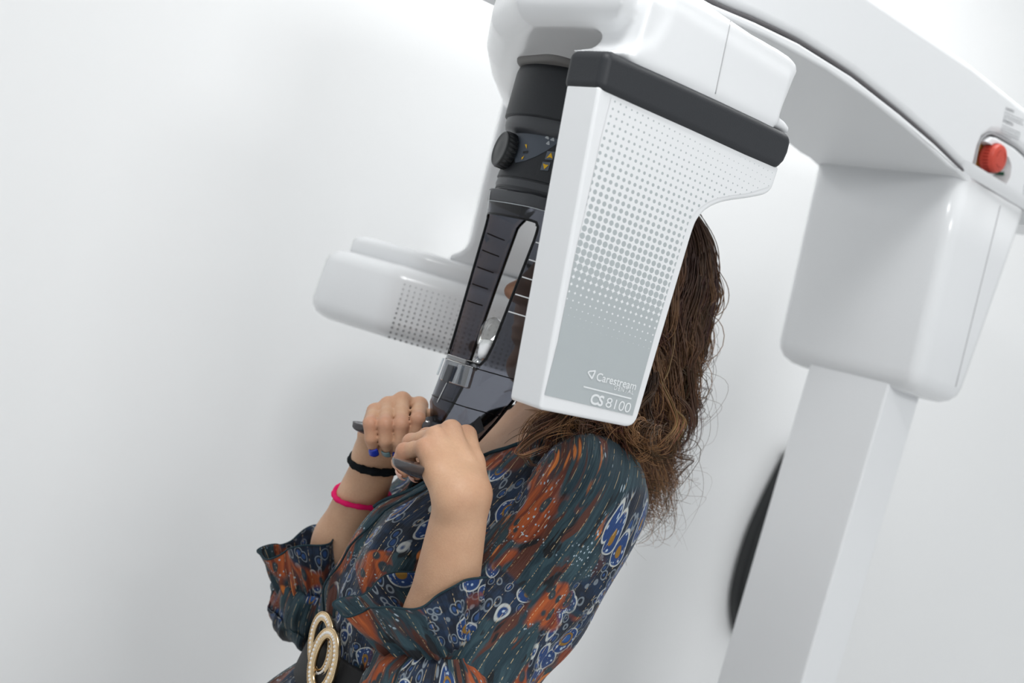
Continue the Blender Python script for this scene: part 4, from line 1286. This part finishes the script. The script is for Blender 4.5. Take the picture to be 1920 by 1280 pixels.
slL = sleeve("sleeve", [sh_in_L, S_L + N * 0.004 - UP * 0.01, S_L.lerp(E_L, .35) - F * 0.010, S_L.lerp(E_L, .7) - F * 0.008, E_L + Vector((0.012, -0.01, -0.004)), E_L.lerp(el_L, .55) + Vector((0.004, -0.004, 0)), el_L],
       ([0, .10, .22, .45, .65, .80, .92, .985, 1], [0.048, 0.060, 0.065, 0.068, 0.073, 0.072, 0.060, 0.040, 0.0385]), M_FABRIC, fold_amp=([0, .12, .3, .8, .93, 1], [0.0006, 0.0018, 0.004, 0.006, 0.006, 0.002]), uvoff=(0.31, 0.17), label="loose paisley sleeve on the near arm")
sh_in_R = W(0.010, -0.100, 1.312)
slR = sleeve("sleeve", [sh_in_R, S_R - N * 0.004 - UP * 0.01, S_R.lerp(E_R, .35), S_R.lerp(E_R, .7), E_R + Vector((0.0, 0.006, 0.004)), E_R.lerp(el_R, .5) + Vector((-0.002, 0, 0.0)), el_R, el_R + (W_R - E_R).normalized() * 0.016],
       ([0, .10, .22, .45, .65, .82, .93, .985, 1], [0.050, 0.058, 0.058, 0.052, 0.047, 0.046, 0.044, 0.0375, 0.0365]), M_FABRIC, fold_amp=([0, .12, .3, .8, .93, 1], [0.0006, 0.0018, 0.004, 0.005, 0.004, 0.002]), ph0=2.0, uvoff=(0.9, 0.4), label="loose paisley sleeve on the far arm")

def cuff(name, c0, r0, c1, a1, b1, axis1, major, uvoff, waves, sheer=None, parent_sleeve=None, droop=0.0, **tags):
    """flared ruffle from the elastic (c0) to its wide rim (c1)"""
    n, seg = 26, 140
    t0 = (c1 - c0).normalized()
    rings, uvs_ = [], []
    L = (c1 - c0).length
    for i in range(n):
        x = i / (n - 1)
        ax = t0.lerp(axis1, x).normalized()
        mj = (major - ax * major.dot(ax)).normalized(); mn = ax.cross(mj).normalized()
        e = x ** 0.75
        c = c0.lerp(c1, x)
        ring = []
        for k in range(seg + 1):
            th = 2 * math.pi * k / seg
            gather = (1 - x) * 0.0022 * math.sin(34 * th) + 0.0030 * math.sin(math.pi * min(1, x * 1.5)) * math.sin(17 * th + 1)
            ruff = x * x * (0.0065 * math.sin(waves * th + 0.7) + 0.0030 * math.sin((2 * waves + 1) * th + 2))
            a = r0 + (a1 - r0) * e; b = r0 + (b1 - r0) * e
            q = c + mj * ((a + gather + ruff) * math.cos(th)) + mn * ((b + gather + ruff) * math.sin(th))
            q = q + ax * (x * 0.0045 * math.sin(waves * th + 2.1)) - UP * (droop * x * x * max(0, math.cos(th)) ** 2)
            ring.append(q); uvs_.append((th * 0.055 + uvoff[0], x * L + uvoff[1]))
        rings.append(ring)
    o = loft(name, rings, M_FABRIC, person, (False, False), closed=False, uvs=uvs_, **tags)
    so = o.modifiers.new("thick", 'SOLIDIFY'); so.thickness = 0.0010; so.offset = -1
    tube("cuff_hem", rings[-1], 0.0011, M_HEM, o, seg=6, closed=True)
    return o
img_right = Vector((cR, 0, sR)); img_up = Vector((-sR, 0, cR))
def img_dir(dx, dy): return (img_right * dx - img_up * dy).normalized()
cuff("ruffled_cuff", el_L, 0.0385, at(772, 1102, 1.222), 0.0695, 0.050, (img_dir(-0.24, -0.97) + Vector((0, -0.12, 0))).normalized(), img_dir(-0.97, 0.24), (0.02, 0.55), 5, label="flared cuff on the near forearm")
cuff("ruffled_cuff", el_R, 0.0365, at(577, 1010, 1.470), 0.0520, 0.042, (img_dir(-0.28, -0.95) + Vector((0, -0.10, 0))).normalized(), img_dir(-0.95, 0.29), (0.6, 0.2), 4, label="flared cuff on the far forearm")

# ---- belt and buckle
bz0, bz1 = 1.030, 1.083
brings = []
for z, o_ in ((bz0, 0.004), (bz0, 0.010), (bz0 + 0.002, 0.0115), (bz1 - 0.002, 0.0115), (bz1, 0.010), (bz1, 0.004)):
    brings.append([torso_pt(2 * math.pi * i / 120, lerp_tab(z, [bz0, bz1], [1.045, 1.07]), o_, False) * 1.0 for i in range(120)])
    for p in brings[-1]: p.z = z
belt = loft("belt", brings, M_LEATHER, person, (False, False), label="wide black belt")
bmod = belt.data
def oval_ring(cen, ex, ey, nrm, a, b, wd, th_, name):
    """flat oval frame with bevelled section, plus a row of set stones"""
    rings = []
    M_ = 64
    for k in range(M_ + 1):
        an = 2 * math.pi * k / M_
        c_, s_ = math.cos(an), math.sin(an)
        rad = (ex * (c_ / a) + ey * (s_ / b)).normalized()
        p = cen + ex * (a * c_) + ey * (b * s_)
        sec = [(-wd, -th_), (wd, -th_), (wd, th_ * .5), (wd * .8, th_), (-wd * .8, th_), (-wd, th_ * .5)]
        rings.append([p + rad * x + nrm * y for x, y in sec])
    fr_ = loft(name, rings, M_GOLD, belt, (False, False), label="gold oval buckle ring")
    vs, fc = [], []
    M2 = 40
    for k in range(M2):
        an = 2 * math.pi * k / M2
        p = cen + ex * (a * math.cos(an)) + ey * (b * math.sin(an)) + nrm * (th_ * 0.9)
        for rr, hh in ((0.0019, 0.0),):
            b0 = len(vs)
            for m in range(8):
                q = m * math.pi / 4; vs.append(p + ex * (rr * math.cos(q)) + ey * (rr * math.sin(q)))
            for m in range(8):
                q = m * math.pi / 4; vs.append(p + ex * (rr * .65 * math.cos(q)) + ey * (rr * .65 * math.sin(q)) + nrm * 0.0013)
            fc += [[b0 + m, b0 + (m + 1) % 8, b0 + 8 + (m + 1) % 8, b0 + 8 + m] for m in range(8)] + [[b0 + 8 + m for m in range(8)]]
        b0 = 0
    # small gold beads along both borders
    mesh_obj("set_stones", vs, fc, M_PEARL, belt, smooth=False, kind="stuff")
    vs, fc = [], []
    for k in range(110):
        an = 2 * math.pi * k / 110
        rad = (ex * (math.cos(an) / a) + ey * (math.sin(an) / b)).normalized()
        for sg in (-1, 1):
            p = cen + ex * (a * math.cos(an)) + ey * (b * math.sin(an)) + rad * (wd * .80 * sg) + nrm * (th_ * 1.0)
            b0 = len(vs)
            for dx, dy, dz in ((1, 0, 0), (-1, 0, 0), (0, 1, 0), (0, -1, 0), (0, 0, 1)):
                vs.append(p + (ex * dx + ey * dy + nrm * dz) * 0.0009)
            fc += [[b0, b0 + 2, b0 + 4], [b0 + 2, b0 + 1, b0 + 4], [b0 + 1, b0 + 3, b0 + 4], [b0 + 3, b0, b0 + 4]]
    mesh_obj("gold_beads", vs, fc, M_GOLD, belt, kind="stuff")
bphi = 0.30
bc_ = torso_pt(bphi, 1.058, 0.020, False); bc_.z = 1.060
nrm = (F * math.cos(bphi) + N * math.sin(bphi)).normalized()
side = UP.cross(nrm).normalized()
q1 = on_plane(607, 1240, bc_, nrm); q2 = on_plane(603, 1208, bc_ - nrm * 0.007, nrm)
tilt = 0.10
oval_ring(q1, side, UP, nrm, 0.0215, 0.0305, 0.0058, 0.0022, "buckle_ring")
ax2 = (side * math.cos(0.5) + UP * math.sin(0.5)); ay2 = (UP * math.cos(0.5) - side * math.sin(0.5))
oval_ring(q2, ax2, ay2, (nrm + side * 0.15).normalized(), 0.0200, 0.0300, 0.0052, 0.0022, "buckle_ring")

# ---- hair: cap and curly locks
hv, hf, hc = [], [], []
nvert = 0
locks = 300
head_c = W(HS - 0.012, 0, 1.545)
def add_strand(path, r, c0, c1):
    global nvert
    P = np.array([[p[0], p[1], p[2]] for p in path])
    T_ = np.gradient(P, axis=0); T_ /= np.linalg.norm(T_, axis=1)[:, None] + 1e-9
    ref = np.array([0.3, 0.5, 0.81])
    U_ = np.cross(T_, ref); U_ /= np.linalg.norm(U_, axis=1)[:, None] + 1e-9
    V_ = np.cross(T_, U_)
    n = len(P)
    taper = np.interp(np.linspace(0, 1, n), [0, .8, 1], [1, .85, .25])[:, None] * r
    ring = []
    for k in range(3):
        a = 2 * math.pi * k / 3
        ring.append(P + taper * (U_ * math.cos(a) + V_ * math.sin(a)))
    vs = np.stack(ring, 1).reshape(-1, 3)
    i = np.arange(n - 1)[:, None] * 3
    f = []
    for k in range(3):
        k2 = (k + 1) % 3
        f.append(np.concatenate([i + k, i + k2, i + 3 + k2, i + 3 + k], 1))
    hv.append(vs); hf.append(np.concatenate(f) + nvert)
    cx = np.linspace(0, 1, n)[:, None]
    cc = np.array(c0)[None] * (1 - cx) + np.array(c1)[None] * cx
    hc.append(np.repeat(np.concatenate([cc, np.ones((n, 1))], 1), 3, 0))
    nvert += len(vs)
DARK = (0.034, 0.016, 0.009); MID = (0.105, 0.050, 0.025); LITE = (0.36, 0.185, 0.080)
def lock_path(az, el, zend, bulge, curl_r, curl_w, phase, n=60, lift=0.0):
    """az: 0 front, 90 near side, 180 back (degrees); falls from the scalp to zend"""
    a = math.radians(az); e = math.radians(el)
    out = []
    rs, rt, rz = 0.101 + lift, 0.086 + lift, 0.106 + lift
    ztop = 1.55 + rz * math.sin(e)
    zsh = 1.372
    for k in range(n):
        x = k / (n - 1)
        z = ztop + (zend - ztop) * x ** 1.05
        zz = (z - 1.55) / rz
        if zz > 0:
            rad = math.sqrt(max(0.0, 1 - min(zz, 1) ** 2)); grow = 0
        else:
            rad = 1.0; grow = min(1, (1.55 - z) / 0.13)
        rad = max(rad, math.cos(e))
        s = HS - 0.012 + math.cos(a) * (rs * rad + bulge * grow)
        t = math.sin(a) * (rt * rad + bulge * grow)
        am = curl_r * min(1, max(0, (x - 0.10) / 0.5)) * (0.6 + 0.6 * x)
        ph = phase + (x ** 1.2) * (ztop - zend) / curl_w * 2 * math.pi
        s += am * math.cos(ph); t += am * math.sin(ph)
        z += am * 0.9 * math.sin(ph * 1.0 + 1.0 + phase)
        if z < zsh: s -= 0.25 * (zsh - z)
        out.append(W(s, t, z))
    return out
for L_ in range(locks):
    az = random.uniform(62, 298)
    if random.random() < 0.22: az = random.uniform(55, 110)
    el = random.choice((random.uniform(2, 30), random.uniform(30, 80), random.uniform(60, 88)))
    front = abs(((az + 180) % 360) - 180) < 95
    zend = random.uniform(1.315, 1.41) if not front else random.uniform(1.345, 1.42)
    if 100 < az < 240: zend = random.uniform(1.275, 1.40)
    bulge = random.uniform(-0.022, 0.008)
    cr_ = random.uniform(0.007, 0.017); cw_ = random.choice((random.uniform(0.055, 0.085), random.uniform(0.085, 0.14))); ph = random.uniform(0, 6.28)
    tone = random.random()
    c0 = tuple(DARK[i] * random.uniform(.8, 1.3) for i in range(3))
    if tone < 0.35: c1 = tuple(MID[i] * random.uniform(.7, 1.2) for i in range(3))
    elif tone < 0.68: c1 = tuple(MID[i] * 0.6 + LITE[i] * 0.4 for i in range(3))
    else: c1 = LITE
    ns = random.randint(13, 22)
    spread = random.uniform(0.0014, 0.0045)
    base = np.array([[p.x, p.y, p.z] for p in lock_path(az, el, zend, bulge, cr_, cw_, ph, lift=random.uniform(-0.006, 0.008))])
    n = len(base)
    xs_ = np.linspace(0, 1, n)
    for q in range(ns):
        o1 = rng.normal(0, spread, 3); o2 = rng.normal(0, spread * 1.6, 3)
        wob = rng.normal(0, 0.0009, 3)[None] * np.sin(xs_ * random.uniform(8, 22) + random.uniform(0, 6))[:, None]
        P = base + o1[None] * (1 - xs_[:, None]) + o2[None] * xs_[:, None] * (1 + xs_[:, None]) + wob
        cut = random.randint(int(n * .86), n)
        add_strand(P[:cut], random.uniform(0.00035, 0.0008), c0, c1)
# curls falling in front of the near shoulder
for L_ in range(70):
    a0 = at(random.uniform(1070, 1230), random.uniform(690, 740), random.uniform(1.345, 1.375))
    ex = random.uniform(0, 1)
    b0_ = at(1000 + 250 * ex + random.uniform(-25, 10), 800 + 40 * ex + random.uniform(-10, 45), random.uniform(1.315, 1.345) - 0.035 * ex)
    ph = random.uniform(0, 6.28); cr_ = random.uniform(0.006, 0.017); tw = random.uniform(0.8, 1.7)
    n = 44; xs_ = np.linspace(0, 1, n)
    A_, B_ = np.array(a0), np.array(b0_)
    base = A_[None] * (1 - xs_[:, None]) + B_[None] * xs_[:, None]
    am = cr_ * np.minimum(1, xs_ * 2.2)
    base[:, 0] += am * np.cos(ph + xs_ * tw * 6.28); base[:, 2] += am * np.sin(ph + xs_ * tw * 6.28) - 0.012 * np.sin(math.pi * xs_); base[:, 1] += 0.5 * am * np.sin(ph * 2 + xs_ * tw * 6.28)
    tone = random.random()
    c1 = LITE if tone < 0.25 else tuple(MID[i] * random.uniform(.7, 1.5) for i in range(3))
    for q in range(random.randint(9, 16)):
        o1 = rng.normal(0, 0.003, 3); o2 = rng.normal(0, 0.0045, 3)
        P = base + o1[None] * (1 - xs_[:, None]) + o2[None] * xs_[:, None]
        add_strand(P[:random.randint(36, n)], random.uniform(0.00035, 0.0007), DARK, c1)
# long golden curls hanging clear of the mass
for pts_, c1 in (([(1232, 560, 1.40), (1258, 625, 1.385), (1250, 690, 1.38), (1240, 725, 1.375), (1262, 765, 1.375), (1283, 790, 1.375), (1262, 830, 1.375)], LITE),
                ([(1262, 520, 1.42), (1295, 590, 1.41), (1312, 640, 1.41), (1296, 685, 1.41), (1300, 740, 1.41), (1306, 795, 1.41), (1282, 812, 1.41)], MID),
                ([(1225, 600, 1.39), (1222, 660, 1.375), (1236, 715, 1.37), (1258, 760, 1.37), (1268, 800, 1.37), (1236, 838, 1.36)], LITE),
                ([(1250, 640, 1.40), (1275, 700, 1.395), (1266, 735, 1.395), (1292, 765, 1.395), (1298, 812, 1.395)], MID),
                ([(1075, 770, 1.335), (1040, 800, 1.318), (1000, 822, 1.31), (972, 848, 1.305), (985, 853, 1.305), (1030, 835, 1.31)], LITE),
                ([(1060, 780, 1.33), (1010, 800, 1.315), (985, 835, 1.31), (995, 868, 1.305), (1012, 872, 1.30)], MID)):
    base = np.array([tuple(p) for p in spline([at(*q) for q in pts_], 56)])
    xs_ = np.linspace(0, 1, len(base))
    for q in range(16):
        o1 = rng.normal(0, 0.0032, 3); o2 = rng.normal(0, 0.0020, 3)
        P = base + o1[None] * (1 - xs_[:, None]) + o2[None] * xs_[:, None]
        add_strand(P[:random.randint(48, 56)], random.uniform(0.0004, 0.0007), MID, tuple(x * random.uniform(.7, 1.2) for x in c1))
# flyaway hairs
for q in range(150):
    az = random.uniform(60, 290)
    base = np.array([[p.x, p.y, p.z] for p in lock_path(az, random.uniform(0, 80), random.uniform(1.27, 1.45), random.uniform(-0.01, 0.03), random.uniform(0.012, 0.024), random.uniform(0.08, 0.16), random.uniform(0, 6.28), lift=random.uniform(0.0, 0.012))])
    add_strand(base, 0.00022, DARK, MID)
hvv = np.concatenate(hv); hff = np.concatenate(hf); hcc = np.concatenate(hc)
hair = np_mesh("hair", hvv, hff, M_HAIR, person, label="shoulder-length curly brown hair with lighter ends")
ca = hair.data.attributes.new('hcol', 'FLOAT_COLOR', 'POINT')
ca.data.foreach_set('color', hcc.astype(np.float32).ravel())
# under layer that hides the scalp
cvs, cfs = [], []
na, nb = 48, 30
for j in range(nb):
    for i in range(na):
        az = math.radians(58 + (302 - 58) * i / (na - 1))
        x = j / (nb - 1)
        ztop = 1.655
        z = ztop + (1.38 - ztop) * x
        zz = min(1, max(0, (z - 1.55) / 0.106))
        rad = math.sqrt(max(0, 1 - zz * zz)) if z > 1.55 else 1.0
        grow = min(1, max(0, (1.55 - z) / 0.15))
        wob = 0.004 * math.sin(az * 17 + z * 60) + 0.003 * math.sin(az * 31)
        s = HS - 0.012 + math.cos(az) * ((0.096 + wob) * rad + 0.004 * grow)
        t = math.sin(az) * ((0.0785 + wob) * rad + 0.006 * grow)
        cvs.append(W(s, t, z)); 
for j in range(nb - 1):
    for i in range(na - 1):
        cfs.append([j * na + i, j * na + i + 1, (j + 1) * na + i + 1, (j + 1) * na + i])
# close the top over the crown
cap_o = mesh_obj("hair_under_layer", cvs, cfs, M_HAIR, person)
cc = cap_o.data.attributes.new('hcol', 'FLOAT_COLOR', 'POINT')
cc.data.foreach_set('color', np.tile(np.array([0.016, 0.008, 0.005, 1], dtype=np.float32), len(cvs)))
so = cap_o.modifiers.new("thick", 'SOLIDIFY'); so.thickness = 0.004; so.offset = -1

# ================================================================== bands on the far wrist
fd = (E_R - W_R).normalized()
def wrist_band(name, c, R_, r_, mat, tilt, label, cat, wob=0.0):
    ax = (fd + tilt).normalized()
    u = ax.orthogonal().normalized(); v = ax.cross(u)
    pts = [c + u * (R_ * math.cos(a)) + v * (R_ * math.sin(a)) + ax * (wob * math.sin(2 * a)) for a in np.linspace(0, 2 * math.pi, 72)]
    rings = []
    for k, p in enumerate(pts):
        a = 2 * math.pi * k / 71
        rd = (p - c).normalized()
        rr = r_ * (1 + 0.10 * math.sin(13 * a) + 0.06 * math.sin(29 * a))
        rings.append([p + rd * (rr * math.cos(b)) + ax * (rr * math.sin(b)) for b in np.linspace(0, 2 * math.pi, 12, endpoint=False)])
    return loft(name, rings, mat, None, (False, False), label=label, category=cat)
wrist_band("hair_tie", W_R + fd * 0.012, 0.0278, 0.0046, M_FUZZ, Vector((0.22, 0.0, 0.06)), "fuzzy black hair tie around the far wrist", "hair tie", 0.001)
wrist_band("wristband", W_R + fd * 0.058, 0.0318, 0.0031, M_PINK, Vector((0.22, 0.0, 0.06)), "hot pink elastic wristband on the far forearm", "wristband", 0.002)

# ================================================================== black padded thing hanging on the wall behind the column
pad_px = [(1470, 840), (1447, 885), (1420, 940), (1396, 995), (1377, 1055), (1366, 1105), (1364, 1140), (1371, 1186), (1390, 1200), (1440, 1190), (1490, 1120), (1520, 1000), (1515, 880), (1495, 835)]
pp = round_poly([wall_pt(x, y, 0.006) for x, y in pad_px], 0.02, 4)
pad = prism("black_pad", pp, wn * 0.035, M_BLACK, None, bev=0.014, seg=5, angle=50, label="black curved pad hanging on the wall behind the white column", category="pad")
pc_ = wall_pt(1450, 1000, 0.0)
hook = tube("hanging_peg", [wall_pt(1488, 850, -0.004), wall_pt(1488, 850, 0.05)], 0.006, M_WHITE2, pad, seg=10)
